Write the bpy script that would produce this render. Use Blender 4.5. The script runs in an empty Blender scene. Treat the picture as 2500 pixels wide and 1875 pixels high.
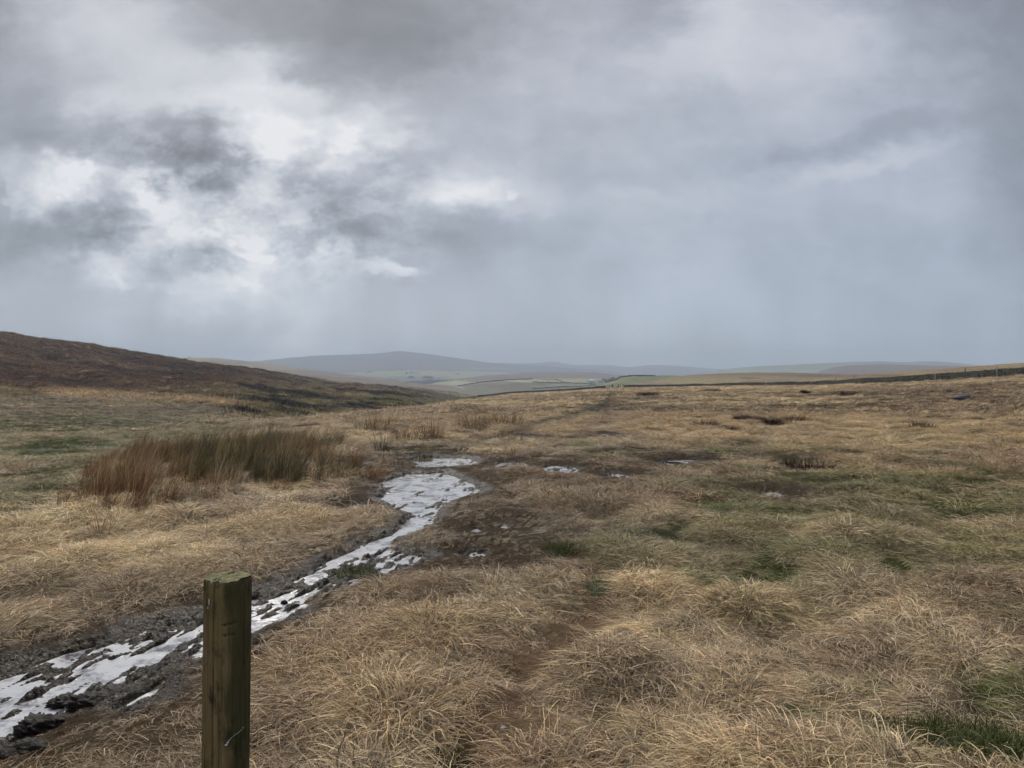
import bpy, bmesh, math, random
import numpy as np
R = math.radians
random.seed(7)
rng = np.random.default_rng(11)
sc = bpy.context.scene
COL = sc.collection
F, CX, HZ, EYE = 1857.0, 1250.0, 915.0, 1.6      # focal length, centre, eye level (in the photo's pixels), eye height

# ------------------------------------------------------------------ helpers
def tag(o, label=None, cat=None, group=None, kind=None):
    if label: o['label'] = label
    if cat: o['category'] = cat
    if group: o['group'] = group
    if kind: o['kind'] = kind
    return o

def empty(name, loc, rz=0.0):
    o = bpy.data.objects.new(name, None); COL.objects.link(o)
    o.location = loc; o.rotation_euler = (0, 0, rz); o.empty_display_size = 0.2
    return o

def mesh_obj(name, verts, faces, mat=None, parent=None, smooth=False, link=True):
    me = bpy.data.meshes.new(name)
    me.from_pydata([tuple(v) for v in verts], [], [tuple(f) for f in faces]); me.update()
    if smooth: me.polygons.foreach_set('use_smooth', [True]*len(me.polygons))
    if mat: me.materials.append(mat)
    o = bpy.data.objects.new(name, me)
    if link: COL.objects.link(o)
    if parent: o.parent = parent
    return o

def fast_mesh(name, V, Q, smooth=True):
    """V (n,3) float array, Q (m,k) int array"""
    me = bpy.data.meshes.new(name)
    n, (m, k) = len(V), Q.shape
    me.vertices.add(n); me.vertices.foreach_set('co', np.ascontiguousarray(V, np.float32).ravel())
    me.loops.add(m*k); me.loops.foreach_set('vertex_index', np.ascontiguousarray(Q, np.int32).ravel())
    me.polygons.add(m); me.polygons.foreach_set('loop_start', np.arange(0, m*k, k, dtype=np.int32))
    me.polygons.foreach_set('use_smooth', np.full(m, smooth, dtype=bool))
    me.update(calc_edges=True)
    return me

def grid_quads(nr, nc, wrap=False):
    r = np.arange(nr-1)[:, None]; c = np.arange(nc if wrap else nc-1)[None, :]
    c2 = (c+1) % nc
    q = np.stack([r*nc+c, r*nc+c2, (r+1)*nc+c2, (r+1)*nc+c], -1)
    return q.reshape(-1, 4)

def fattr(me, name, arr):
    a = me.attributes.new(name, 'FLOAT', 'POINT'); a.data.foreach_set('value', np.ascontiguousarray(arr, np.float32).ravel())
def cattr(me, name, arr):
    arr = np.concatenate([arr, np.ones((len(arr), 1))], 1)
    a = me.attributes.new(name, 'FLOAT_COLOR', 'POINT'); a.data.foreach_set('color', np.ascontiguousarray(arr, np.float32).ravel())

def _h(ix, iy, seed):
    n = (ix.astype(np.int64)*374761393 + iy.astype(np.int64)*668265263 + seed*2147483647*31) & 0xFFFFFFFF
    n = ((n ^ (n >> 13))*1274126177) & 0xFFFFFFFF
    n = (n ^ (n >> 16))
    n = (n*2246822519) & 0xFFFFFFFF
    return ((n >> 8) & 0xFFFF)/65535.0
def vnoise(x, y, seed=0):
    x = np.asarray(x, float); y = np.asarray(y, float)
    ix = np.floor(x); iy = np.floor(y); fx = x-ix; fy = y-iy
    fx = fx*fx*(3-2*fx); fy = fy*fy*(3-2*fy)
    a = _h(ix, iy, seed); b = _h(ix+1, iy, seed); c = _h(ix, iy+1, seed); d = _h(ix+1, iy+1, seed)
    return (a*(1-fx)+b*fx)*(1-fy)+(c*(1-fx)+d*fx)*fy
def fbm(x, y, seed=0, o=4, g=0.5):
    s = 0; a = 1; t = 0
    for i in range(o):
        ca, sa = math.cos(0.6*i), math.sin(0.6*i)
        s = s + a*(vnoise((ca*x-sa*y)*2**i+17.3*i, (sa*x+ca*y)*2**i-9.1*i, seed+i*13)); t += a; a *= g
    return s/t
def sstep(a, b, x):
    t = np.clip((x-a)/(b-a), 0, 1); return t*t*(3-2*t)

def W(x, y, z=0.0):
    """photo pixel on a horizontal level z -> world X, Y"""
    Y = (EYE-z)*F/(y-HZ); return np.array([(x-CX)/F*Y, Y])
def at(x, Y): return (x-CX)/F*Y

# ------------------------------------------------------------------ terrain height
PROF = {
 -400: [(3,0),(12,0),(22,-.3),(40,-.8),(70,-1.3),(95,-1.0),(165,5.0),(320,25),(480,20),(1200,-45)],
    0: [(3,0),(12,0),(22,-.3),(40,-.8),(70,-1.3),(95,-1.0),(165,3.2),(330,18.1),(480,13),(1200,-45)],
  200: [(3,0),(12,0),(22,-.3),(40,-.9),(70,-1.4),(100,-1.1),(190,2.4),(360,15.2),(540,10),(1300,-45)],
  400: [(3,0),(12,0),(25,-.4),(45,-1.2),(75,-1.8),(120,-1.3),(220,1.3),(420,10.6),(600,5),(1400,-45)],
  600: [(3,0),(12,0),(20,-.1),(34,-.5),(52,-1.5),(85,-1.8),(180,-1.2),(500,4.6),(700,0),(1500,-45)],
  700: [(3,0),(12,0),(20,0),(36,-.5),(50,-3),(78,-2.5),(190,-2.6),(550,1.6),(780,-5),(1500,-45)],
  850: [(3,0),(12,0),(22,0),(50,-.9),(75,-5),(110,-3.4),(260,-4.3),(650,-5.0),(850,-12),(1600,-50)],
 1000: [(3,0),(12,0),(25,0),(62,-1.17),(95,-7),(150,-5.3),(330,-7.2),(750,-10.1),(1000,-19),(1700,-55)],
 1130: [(3,0),(12,0),(30,0),(150,-3.65),(250,-16),(400,-14),(600,-16),(850,-18.6),(1050,-28),(1700,-55)],
 1180: [(3,0),(12,0),(30,-.1),(100,-1.6),(200,-4.5),(300,-7.4),(400,-10.1),(480,-12.4),(600,-20),(1700,-55)],
 1250: [(3,0),(12,0),(30,-.1),(80,-1.0),(150,-2.68),(250,-5.06),(350,-7.35),(450,-9.55),(580,-16),(1700,-55)],
 1500: [(3,0),(12,0),(30,0),(70,-.5),(130,-1.3),(200,-2.2),(290,-3.6),(380,-4.95),(480,-9),(1700,-50)],
 1800: [(3,0),(12,0),(30,0),(60,-.3),(100,-.55),(150,-1.05),(210,-1.7),(280,-2.6),(360,-5),(1700,-50)],
 2100: [(3,0),(12,0),(25,.05),(45,0),(75,-.1),(105,-.2),(140,-.4),(180,-.63),(240,-2),(1500,-50)],
 2500: [(3,0),(12,0),(20,.1),(35,.3),(55,.6),(75,.85),(98,1.15),(122,1.47),(170,.8),(1500,-45)],
 3000: [(3,0),(12,0),(20,.15),(35,.5),(55,.9),(75,1.3),(98,1.7),(125,2.2),(170,1.6),(1500,-45)],
}
def pchip(xs, ys, xq):
    xs = np.asarray(xs, float); ys = np.asarray(ys, float)
    h = np.diff(xs); d = np.diff(ys)/h; m = np.zeros_like(xs)
    for i in range(1, len(xs)-1):
        if d[i-1]*d[i] > 0:
            w1 = 2*h[i]+h[i-1]; w2 = h[i]+2*h[i-1]; m[i] = (w1+w2)/(w1/d[i-1]+w2/d[i])
    m[0] = d[0]; m[-1] = 0
    i = np.clip(np.searchsorted(xs, xq)-1, 0, len(xs)-2)
    t = np.clip((xq-xs[i])/h[i], 0, 1)
    return ((2*t**3-3*t**2+1)*ys[i]+(t**3-2*t**2+t)*h[i]*m[i]+(-2*t**3+3*t**2)*ys[i+1]+(t**3-t**2)*h[i]*m[i+1])
_PX = np.arange(-400, 3001, 10.0)
_LY = np.linspace(math.log(3), math.log(1700), 700)
_keys = sorted(PROF)
def _table():
    T = np.zeros((len(_PX), len(_LY)))
    A = np.array([[(math.log(a), b) for a, b in PROF[k]] for k in _keys])      # (cols, K, 2)
    for i, px in enumerate(_PX):
        pts = [(np.interp(px, _keys, A[:, k, 0]), np.interp(px, _keys, A[:, k, 1])) for k in range(A.shape[1])]
        T[i] = pchip([p[0] for p in pts], [p[1] for p in pts], _LY)
    g = np.exp(-0.5*(np.arange(-4, 5)/1.8)**2); g /= g.sum()
    P = np.pad(T, ((4, 4), (0, 0)), 'edge')
    return sum(g[j]*P[j:j+len(_PX)] for j in range(9))
_T = _table()
def fan(X, Y):
    """distance-like and pixel-column-like coordinates that stay defined all round the viewer"""
    r = np.hypot(X, Y); th = np.clip(np.arctan2(X, Y), R(-42), R(43.2))
    return CX+F*np.tan(th), np.maximum(r*np.cos(th), 0.05)
def H0(X, Y):
    px, Ye = fan(X, Y)
    a = np.clip((px+400)/10.0, 0, len(_PX)-1.001); b = np.clip((np.log(Ye)-_LY[0])/(_LY[1]-_LY[0]), 0, len(_LY)-1.001)
    i = a.astype(int); j = b.astype(int); u = a-i; v = b-j
    return (_T[i, j]*(1-u)+_T[i+1, j]*u)*(1-v)+(_T[i, j+1]*(1-u)+_T[i+1, j+1]*u)*v

# ---- the boggy channel: outlines of the standing water (photo pixels, read on level ground)
WL = -0.075
POLY = [  # (outline, bed bias: below 0 = open water, above 0 = mud islands)
 ([(985,1130),(1012,1117),(1060,1112),(1150,1119),(1168,1128),(1130,1139),(1060,1142),(990,1143)], -.028),
 ([(925,1178),(960,1165),(1000,1155),(1080,1152),(1120,1165),(1165,1186),(1180,1197),(1130,1212),(1092,1227),(1064,1242),(1066,1258),(1030,1290),(962,1314),(950,1335),
   (1035,1356),(1000,1375),(950,1394),(918,1402),(900,1378),(925,1362),(900,1352),(858,1358),(830,1358),(862,1340),(900,1320),(958,1302),(985,1278),(1005,1256),(960,1235),(930,1215),(950,1195)], -.026),
 ([(870,1345),(935,1350),(912,1372),(900,1398),(868,1422),(838,1432),(770,1455),(735,1482),(690,1508),(620,1542),(540,1590),(490,1606),(420,1603),(402,1640),(374,1702),(300,1728),(252,1722),(172,1738),(72,1752),(60,1782),(-60,1830),
   (-60,1650),(0,1636),(120,1600),(200,1578),(280,1558),(370,1526),(430,1503),(462,1491),(500,1490),(560,1480),(614,1458),(660,1452),(690,1438),(722,1413),(772,1384),(830,1352)], -.004),
]
POLYW = [(np.array([W(x, y, -.05) for x, y in p]), b) for p, b in POLY]
PUD = [(1370,1142,38,7),(1248,1133,34,6),(1282,1066,20,4),(1480,1062,14,4),(1478,1066,20,3),(1503,1157,22,5),(1890,1203,22,6),(1690,1124,50,4),(1640,1128,30,4),
       (1230,1277,9,5),(1162,1290,10,5),(1158,1345,24,5),(880,1128,26,5),(866,1232,12,6),(1190,1066,0,0)][:-1]
PUDW = []
for (x, y, rx, ry) in PUD:
    c = W(x, y, -.03); PUDW.append((c[0], c[1], 1.25*rx/F*c[1], max(1.5*ry*c[1]**2/(F*EYE), .16)))
def sdf(X, Y, P):
    d = np.full(X.shape, 1e9); s = np.ones(X.shape)
    n = len(P)
    for i in range(n):
        a = P[i]; b = P[(i-1) % n]
        e = b-a; w0 = X-a[0]; w1 = Y-a[1]
        t = np.clip((w0*e[0]+w1*e[1])/(e@e), 0, 1)
        d = np.minimum(d, (w0-e[0]*t)**2+(w1-e[1]*t)**2)
        c1 = Y >= a[1]; c2 = Y < b[1]; c3 = e[0]*w1 > e[1]*w0
        s = np.where((c1 & c2 & c3) | (~c1 & ~c2 & ~c3), -s, s)
    return s*np.sqrt(d)
def channel(X, Y):
    """signed distance to the water, and bed bias"""
    d = np.full(X.shape, 9.0); bias = np.zeros(X.shape); wsum = np.full(X.shape, 1e-9)
    m = (Y > 1.5) & (Y < 24) & (X > -9) & (X < 6)
    if m.any():
        x, y = X[m], Y[m]
        dd = np.full(x.shape, 9.0); bb = np.zeros(x.shape); ww = np.full(x.shape, 1e-9)
        for P, b in POLYW:
            s = sdf(x, y, P); dd = np.minimum(dd, s); w = np.exp(-np.clip(s, -.3, 3)*6); bb += w*b; ww += w
        d[m] = dd; bias[m] = bb/ww
    m = (Y > 5) & (Y < 30)
    if m.any():
        x, y = X[m], Y[m]; dd = d[m]; bb = bias[m]
        for cx, cy, rx, ry in PUDW:
            q = np.hypot((x-cx)/rx, (y-cy)/ry); s = np.hypot(x-cx, y-cy)*(1-1/np.maximum(q, .15))
            bb = np.where(s < dd, -.008, bb); dd = np.minimum(dd, s)
        d[m] = dd; bias[m] = bb
    return d, bias
def puddle_only(X, Y):
    q = np.full(X.shape, 9.0)
    for cx, cy, rx, ry in PUDW: q = np.minimum(q, np.hypot(X-cx, Y-cy)*(1-1/np.maximum(np.hypot((X-cx)/rx, (Y-cy)/ry), .15)))
    return q
PATHW = [W(*p) for p in [(1120,1900),(1190,1760),(1270,1670),(1340,1590),(1400,1520),(1450,1455),(1490,1400)]]
def path_d(X, Y):
    d = np.full(np.shape(X), 9.0)
    m = (Y < 9) & (Y > 1)
    x, y = X[m], Y[m]; dd = np.full(x.shape, 9.0)
    for a, b in zip(PATHW[:-1], PATHW[1:]):
        e = b-a; t = np.clip(((x-a[0])*e[0]+(y-a[1])*e[1])/(e@e), 0, 1); dd = np.minimum(dd, np.hypot(x-a[0]-e[0]*t, y-a[1]-e[1]*t))
    d[m] = dd
    return d+(fbm(X*3, Y*3, 55, 2)-.5)*.30
def H(X, Y, fine=True):
    X = np.asarray(X, float); Y = np.asarray(Y, float)
    px, Ye = fan(X, Y)
    z = H0(X, Y)
    r = np.hypot(X, Y)
    d, bias = channel(X, Y)
    near = sstep(.15, .9, d)
    hill = sstep(80, 150, Ye)*(px < 1160)
    pd = path_d(X, Y); z = z-.05*sstep(.42, .10, pd)
    tus = (fbm(X*1.9, Y*1.9, 3, 3)-.5)*.25 + (fbm(X*.5, Y*.5, 5, 2)-.5)*.14
    z = z + tus*near*np.clip(1.15-hill, .2, 1)*(0.7+0.9*sstep(18, 90, r))*sstep(900, 300, r)
    z = z + hill*((fbm(X*.16, Y*.16, 21, 4)-.5)*2.2+(fbm(X*.05, Y*.05, 25, 2)-.5)*3.0)*sstep(1300, 500, r)
    z = z + sstep(28, 70, r)*(1-hill)*(fbm(X*.09, Y*.09, 31, 3)-.5)*.7*sstep(900, 300, r)
    # channel bed, torn mud and the soft bank round it
    ang = math.atan2(5.2, 1.4); ca, sa = math.cos(ang), math.sin(ang)
    u = X*ca+Y*sa; v = -X*sa+Y*ca
    mudn = (fbm(u*3.4, v*14, 41, 3, .65)-.5)*.075 + (fbm(u*11, v*34, 47, 2, .6)-.5)*.070 + (fbm(u*1.1, v*5.2, 44, 2)-.5)*.06
    d = np.where((Y < 26) & (d < 1.5), d+(fbm(X*5, Y*5, 48, 3)-.5)*.14*sstep(.5, .1, np.abs(d)), d)
    bed = WL + bias + mudn + .004
    w = sstep(.10, -.06, d)
    bank = WL + .03 + sstep(0, .55, d)*.05 + np.abs(mudn)*.7 + .004
    z1 = np.where(d < 1.0, z*sstep(.1, .8, d)+bank*(1-sstep(.1, .8, d)), z)
    big = (Y < 30) & (d < 1.0)
    return np.where(big, z1*(1-w)+bed*w, z)

def Hs(x, y): return float(H(np.array([x]), np.array([y]))[0])
def drop(xpx, ypx):
    """where the ray through a photo pixel meets the ground"""
    Yv = np.exp(np.linspace(math.log(2.2), math.log(900), 4000)); X = (xpx-CX)/F*Yv
    ray = EYE-(ypx-HZ)/F*Yv; h = H(X, Yv)
    i = int(np.argmax(ray <= h))
    return float(X[i]), float(Yv[i]), float(h[i])

# ------------------------------------------------------------------ land cover
STRAW = np.array([.62, .475, .262]); GREY = np.array([.50, .40, .26]); BROWN = np.array([.26, .18, .105]); DBROWN = np.array([.125, .083, .050]); TROD = np.array([.135, .085, .050])
OLIVE = np.array([.235, .205, .088]); DOLIVE = np.array([.105, .098, .050]); MOSS = np.array([.13, .155, .035]); HEATH = np.array([.108, .055, .032])
RUSTY = np.array([.46, .33, .18]); GREEN = np.array([.15, .165, .055])
BLOBS = [ # photo-pixel centre, radii, colour, strength
 (1250,1250,400,110,DBROWN,.85),(1120,1330,260,70,DBROWN*.8,.9),(1330,1180,260,40,DBROWN,.6),(1480,1190,360,70,BROWN,.8),(1130,1345,300,60,DBROWN,.95),(1200,1285,260,45,DOLIVE,.75),(1750,1200,300,60,BROWN,.5),(1900,1130,560,45,BROWN,.45),
 (1400,1130,260,30,BROWN,.8),(1560,1105,260,22,DOLIVE,.6),(1750,1112,230,16,DOLIVE,.6),(900,1215,220,35,DBROWN,.6),(1000,1100,120,16,DOLIVE,.8),(1430,1085,60,8,GREEN,.8),
 (2050,1230,460,80,OLIVE,.75),(2330,1360,330,120,OLIVE,.7),(1700,1340,230,80,OLIVE,.55),(2450,1480,160,60,GREEN,.6),(2200,1180,300,26,GREEN,.5),(2000,1470,180,40,OLIVE,.5),
 (1870,1325,40,18,MOSS,1),(1490,1425,70,22,MOSS,.9),(2270,1240,60,16,MOSS,.9),(2330,1265,50,12,MOSS,.8),(2420,1255,70,16,MOSS,.8),(2300,1110,70,14,BROWN,.6),
 (2280,1800,80,42,MOSS,1),(2450,1820,120,55,MOSS,.95),(1080,1865,60,30,MOSS,.8),(1630,1300,70,18,DOLIVE,.7),(1500,1340,60,20,OLIVE,.7),
 (2000,1400,40,14,MOSS,.7),(2160,1380,50,18,MOSS,.7),(2220,1440,60,16,MOSS,.7),(2470,1430,60,30,MOSS,.8),(2460,1490,50,18,MOSS,.8),
 (230,1020,520,60,np.array([.19,.165,.085]),1.0),(150,1000,420,16,BROWN,.6),(260,1080,420,60,OLIVE,.8),(150,1092,130,22,MOSS,.85),(60,1100,90,14,MOSS,.6),(120,1178,140,30,GREEN,.8),(30,1235,110,50,GREEN,.7),(440,1215,50,22,GREEN,.8),(200,1040,200,20,GREEN,.4),
 (150,1340,420,110,STRAW,.8),(700,1290,280,70,STRAW,.5),(480,1800,420,110,BROWN,.75),(250,1850,300,50,BROWN,.7),(860,1570,240,60,RUSTY,.7),(740,1680,200,80,RUSTY,.5),
 (1800,1040,700,45,RUSTY,.55),(2300,1060,500,50,STRAW,.4),(1000,1020,500,22,RUSTY,.5),(1350,1010,160,25,RUSTY,.6),
 (2430,1130,120,60,BROWN,.4),(1500,985,70,11,DBROWN,.8),(1480,1000,60,12,DOLIVE,.7),
]
LINES = [ # polylines with a width in photo pixels
 ([(1130,1875),(1190,1760),(1290,1650),(1400,1540),(1470,1450),(1500,1390)], 95, 30, TROD*1.5, .4),
 ([(1130,1092),(1230,1060),(1330,1030),(1410,1012),(1470,990),(1495,962)], 24, 9, DOLIVE, .85),
 ([(1380,1090),(1440,1040),(1490,1010),(1500,975)], 30, 10, BROWN, .6),
]
def cover(X, Y, Z):
    px = CX+F*X/np.maximum(Y, .3); py = HZ+F*(EYE-Z)/np.maximum(Y, .3)
    px = np.clip(px, -1500, 4000); py = np.clip(py, 800, 2400)
    n1 = fbm(X*.9, Y*.9, 61, 3); n2 = fbm(X*.35, Y*.35, 67, 3); n3 = fbm(X*2.7, Y*2.7, 71, 2)
    c = STRAW[None]*np.ones((len(X), 1))
    def mix(c, col, w): w = np.clip(w, 0, 1)[:, None]; return c*(1-w)+col[None]*w
    rr0 = np.hypot(X, Y)
    c = mix(c, GREY, sstep(.45, .62, n2)*.8)
    c = mix(c, BROWN, sstep(.49, .64, n1)*.7); n6 = fbm(X*3.8, Y*3.8, 75, 2); c = mix(c, DBROWN*1.2, sstep(.56, .72, n6)*.85); n7 = fbm(X*1.1+7, Y*1.7, 79, 3); c = mix(c, BROWN*.85, sstep(.55, .66, n7)*.6*sstep(7, 14, rr0)); c = mix(c, STRAW*1.15, sstep(.44, .32, n7)*.5)  # dark brown flecks paint the shaded gaps between tussocks
    c = mix(c, RUSTY, sstep(.55, .42, n3)*.4)
    rr = np.hypot(X, Y); n4 = fbm(X*.12, Y*.16, 69, 4); n5 = fbm(X*.5, Y*.9, 73, 3)
    c = mix(c, BROWN, sstep(.47, .58, n4)*.75*sstep(12, 40, rr)); c = mix(c, DBROWN, sstep(.56, .68, n5)*.8*sstep(14, 45, rr)); c = mix(c, STRAW*1.12, sstep(.46, .34, n4)*.7*sstep(15, 45, rr))
    wob = (n1-.5)*1.5+(n3-.5)*1.0+(n2-.5)*.6
    for bx, by, rx, ry, col, s in BLOBS:
        q = np.hypot((px-bx)/rx, (py-by)/ry)
        c = mix(c, col, s*sstep(1.2, .5, q+wob*1.25))
    for pts, wx, wy, col, s in LINES:
        dd = np.full(len(X), 9.0)
        for (x0, y0), (x1, y1) in zip(pts[:-1], pts[1:]):
            sc_ = np.clip((py-900)/900, .05, 1); ww = wy+(wx-wy)*sc_ if wx < 90 else 20+75*sc_
            hh = ww*.45+3
            ax, ay, ex, ey = (px-x0)/ww, (py-y0)/hh, (x1-x0)/ww, (y1-y0)/hh
            t = np.clip((ax*ex+ay*ey)/(ex*ex+ey*ey), 0, 1)
            dd = np.minimum(dd, np.hypot(ax-ex*t, ay-ey*t))
        c = mix(c, col, s*sstep(1.2, .4, dd+wob*.6))
    mo = fbm(X*1.3, Y*1.3, 77, 3)
    for ex, ey, ax, ay, th in ((2120,1300,560,230,.53),(150,1120,420,110,.53),(1700,1130,500,40,.62),(2250,1650,420,220,.66)):
        c = mix(c, MOSS, sstep(1.1, .7, np.hypot((px-ex)/ax, (py-ey)/ay))*sstep(th, th+.07, mo)*.95)
    c = mix(c, TROD*1.55, sstep(.28, .08, path_d(X, Y)+(n3-.5)*.35)*.85)
    d, _ = channel(X, Y)
    c = mix(c, DBROWN, sstep(.55, .12, d+wob*.15)*.85); c = mix(c, BROWN, sstep(1.3, .4, d+wob*.3)*.5)
    # the moor side on the left, beyond the stream
    _, Ye = fan(X, Y)
    thr = np.interp(px, [-400, 400, 550, 650, 700, 850, 1000, 1130, 1165], [95, 95, 72, 48, 43, 57, 71, 165, 300])
    m = sstep(thr*.9, thr*1.14, Ye+wob*thr*.35)*(px < 1165)
    hb = .5*fbm(X*.05, Y*.05, 81, 4)+.5*fbm(X*.022+Y*.01, Y*.075, 82, 4); hf = fbm(X*.22, Y*.22, 83, 3)
    hc = mix(np.ones((len(X), 1))*HEATH[None], np.array([.17, .105, .058]), sstep(.5, .66, hf)*.6+sstep(.50, .58, hb)*.75); hc = mix(hc, np.array([.045, .027, .021]), sstep(.47, .40, hb)*.8)
    hc = mix(hc, np.array([.16, .125, .07]), sstep(905, 870, py)*.35*sstep(.4, .6, hf))
    low = sstep(925, 985, py+(hb-.5)*170)
    hc = mix(hc, np.array([.20, .165, .085]), low*.85*sstep(.25, .55, hf+.1))
    gr = np.exp(-(((px-900)/330)**2+((py-982)/26)**2)); hc = mix(hc, np.array([.15, .15, .055]), gr*1.1*sstep(.35, .5, hb+.06)); rt = sstep(520, 640, px)*sstep(915, 935, py); hc = mix(hc, np.array([.22, .175, .09]), rt*sstep(.50, .60, hf)*.9); hc = mix(hc, np.array([.030, .022, .016]), rt*sstep(.46, .38, hf)*.9)
    gt = np.exp(-(((px-790)/200)**2+((py-950)/14)**2)); hc = mix(hc, np.array([.25, .185, .105]), gt*sstep(.35, .55, hf+.05))
    band = np.exp(-(((py-(958+(px-100)*.06+(hb-.5)*14))/11)**2))*sstep(60, 180, px)*sstep(660, 480, px)
    hc = mix(hc, np.array([.46, .33, .19]), band*1.6)
    for gx, gy, grx, gry in ((620,947,60,9),(760,968,140,11),(860,990,90,11),(700,985,140,9),(960,962,110,6),(560,1000,120,9),(1060,960,70,4),(880,955,90,5)):
        hc = mix(hc, np.array([.024, .019, .015]), 1.1*sstep(1.1, .5, np.hypot((px-gx)/grx, (py-gy-(px-gx)*.12)/gry)+(hf-.5)*1.6))  # gullies darkened in the cover colour: dark heather and painted shadow together
    return c*(1-m[:, None])+hc*m[:, None], m

# ------------------------------------------------------------------ materials
def new_mat(name):
    m = bpy.data.materials.new(name); m.use_nodes = True
    nt = m.node_tree; b = nt.nodes['Principled BSDF']; b.inputs['Roughness'].default_value = .85; b.inputs['Specular IOR Level'].default_value = .15
    return m, nt, b
def N(nt, t, **kw):
    n = nt.nodes.new(t)
    for k, v in kw.items():
        if k.startswith('i_'): n.inputs[int(k[2:]) if k[2:].isdigit() else k[2:]].default_value = v
        else: setattr(n, k, v)
    return n
def ramp(nt, stops, interp='LINEAR'):
    n = nt.nodes.new('ShaderNodeValToRGB'); cr = n.color_ramp; cr.interpolation = interp
    while len(cr.elements) < len(stops): cr.elements.new(.5)
    for e, (p, c) in zip(cr.elements, stops):
        e.position = p; e.color = (c, c, c, 1) if not hasattr(c, '__len__') else (*c, 1)
    return n
def L(nt, a, b): nt.links.new(a, b)
def mixc(nt, fac, a, b, bt='MIX'):
    n = nt.nodes.new('ShaderNodeMix'); n.data_type = 'RGBA'; n.blend_type = bt
    for s, v in ((n.inputs['Factor'], fac), (n.inputs['A'], a), (n.inputs['B'], b)):
        if hasattr(v, 'links') or isinstance(v, bpy.types.NodeSocket): nt.links.new(v, s)
        elif s.type == 'RGBA': s.default_value = (*v, 1) if hasattr(v, '__len__') else (v, v, v, 1)
        else: s.default_value = v
    return n.outputs['Result']
def math_(nt, op, a, b=None, c=None, clamp=False):
    n = nt.nodes.new('ShaderNodeMath'); n.operation = op; n.use_clamp = clamp
    for i, v in enumerate((a, b, c)):
        if v is None: continue
        if isinstance(v, bpy.types.NodeSocket): nt.links.new(v, n.inputs[i])
        else: n.inputs[i].default_value = v
    return n.outputs[0]
def noise(nt, vec, scale, detail=4, rough=.55, dist=0.0, col=False):
    n = N(nt, 'ShaderNodeTexNoise'); n.inputs['Scale'].default_value = scale; n.inputs['Detail'].default_value = detail
    n.inputs['Roughness'].default_value = rough; n.inputs['Distortion'].default_value = dist
    if vec is not None: nt.links.new(vec, n.inputs['Vector'])
    return n.outputs['Color' if col else 'Fac']
def pos(nt): return N(nt, 'ShaderNodeNewGeometry').outputs['Position']
def scaled(nt, vec, s):
    n = N(nt, 'ShaderNodeVectorMath', operation='MULTIPLY'); nt.links.new(vec, n.inputs[0]); n.inputs[1].default_value = s
    return n.outputs[0]
def bump(nt, b, h, strength, dist):
    n = N(nt, 'ShaderNodeBump'); n.inputs['Strength'].default_value = strength; n.inputs['Distance'].default_value = dist
    nt.links.new(h, n.inputs['Height']); nt.links.new(n.outputs[0], b.inputs['Normal'])

def ground_material():
    m, nt, b = new_mat('moorland ground')
    cov = N(nt, 'ShaderNodeAttribute', attribute_name='cover').outputs['Color']
    mud = N(nt, 'ShaderNodeAttribute', attribute_name='mud').outputs['Fac']
    P = pos(nt)
    n1 = noise(nt, P, 9, 6, .7); n2 = noise(nt, scaled(nt, P, (1, 1, 1)), 1.1, 5, .65)
    n3 = noise(nt, P, .25, 4, .6)
    v = math_(nt, 'MULTIPLY_ADD', n1, .9, .25); v = math_(nt, 'MULTIPLY', v, math_(nt, 'MULTIPLY_ADD', n2, 1.3, .35)); v = math_(nt, 'MULTIPLY', v, math_(nt, 'MULTIPLY_ADD', n3, .7, .65))
    gcol = mixc(nt, 1.0, cov, v, 'MULTIPLY')
    mudc = mixc(nt, noise(nt, P, 14, 5, .7), (.006, .005, .004), (.026, .020, .015))
    L(nt, mixc(nt, mud, gcol, mudc), b.inputs['Base Color'])
    rr = N(nt, 'ShaderNodeMapRange'); L(nt, mud, rr.inputs[0]); rr.inputs[3].default_value = .95; rr.inputs[4].default_value = .40
    L(nt, rr.outputs[0], b.inputs['Roughness'])
    b.inputs['Specular IOR Level'].default_value = .07
    h = math_(nt, 'ADD', math_(nt, 'MULTIPLY', n1, .35), n2)
    hm = math_(nt, 'MULTIPLY', noise(nt, P, 24, 4, .6), .3)
    bump(nt, b, math_(nt, 'ADD', h, hm), .8, .12)
    return m
def rampf(nt, v, lo, hi):
    n = N(nt, 'ShaderNodeMapRange', interpolation_type='SMOOTHSTEP'); L(nt, v, n.inputs[0]); n.inputs[1].default_value = lo; n.inputs[2].default_value = hi; return n.outputs[0]
def water_material():
    m, nt, b = new_mat('standing bog water')
    P = pos(nt)
    b.inputs['Base Color'].default_value = (.30, .31, .32, 1); b.inputs['Metallic'].default_value = .0
    b.inputs['IOR'].default_value = 3.4
    rn = N(nt, 'ShaderNodeMapRange'); L(nt, noise(nt, P, 9, 4, .6), rn.inputs[0]); rn.inputs[1].default_value = .35; rn.inputs[2].default_value = .65; rn.inputs[3].default_value = .04; rn.inputs[4].default_value = .16; L(nt, rn.outputs[0], b.inputs['Roughness'])
    L(nt, mixc(nt, rampf(nt, noise(nt, P, 4.5, 5, .7), .33, .54), (.08, .08, .085), (.50, .51, .53)), b.inputs['Base Color'])  # pale and dark patches in the base colour stand in for sky reflections
    mp = N(nt, 'ShaderNodeMapping'); L(nt, P, mp.inputs[0]); mp.inputs['Rotation'].default_value = (0, 0, -1.3); mp.inputs['Scale'].default_value = (8, 26, 1)
    bump(nt, b, noise(nt, mp.outputs[0], 1, 4, .7), .35, .012)
    return m
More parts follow.
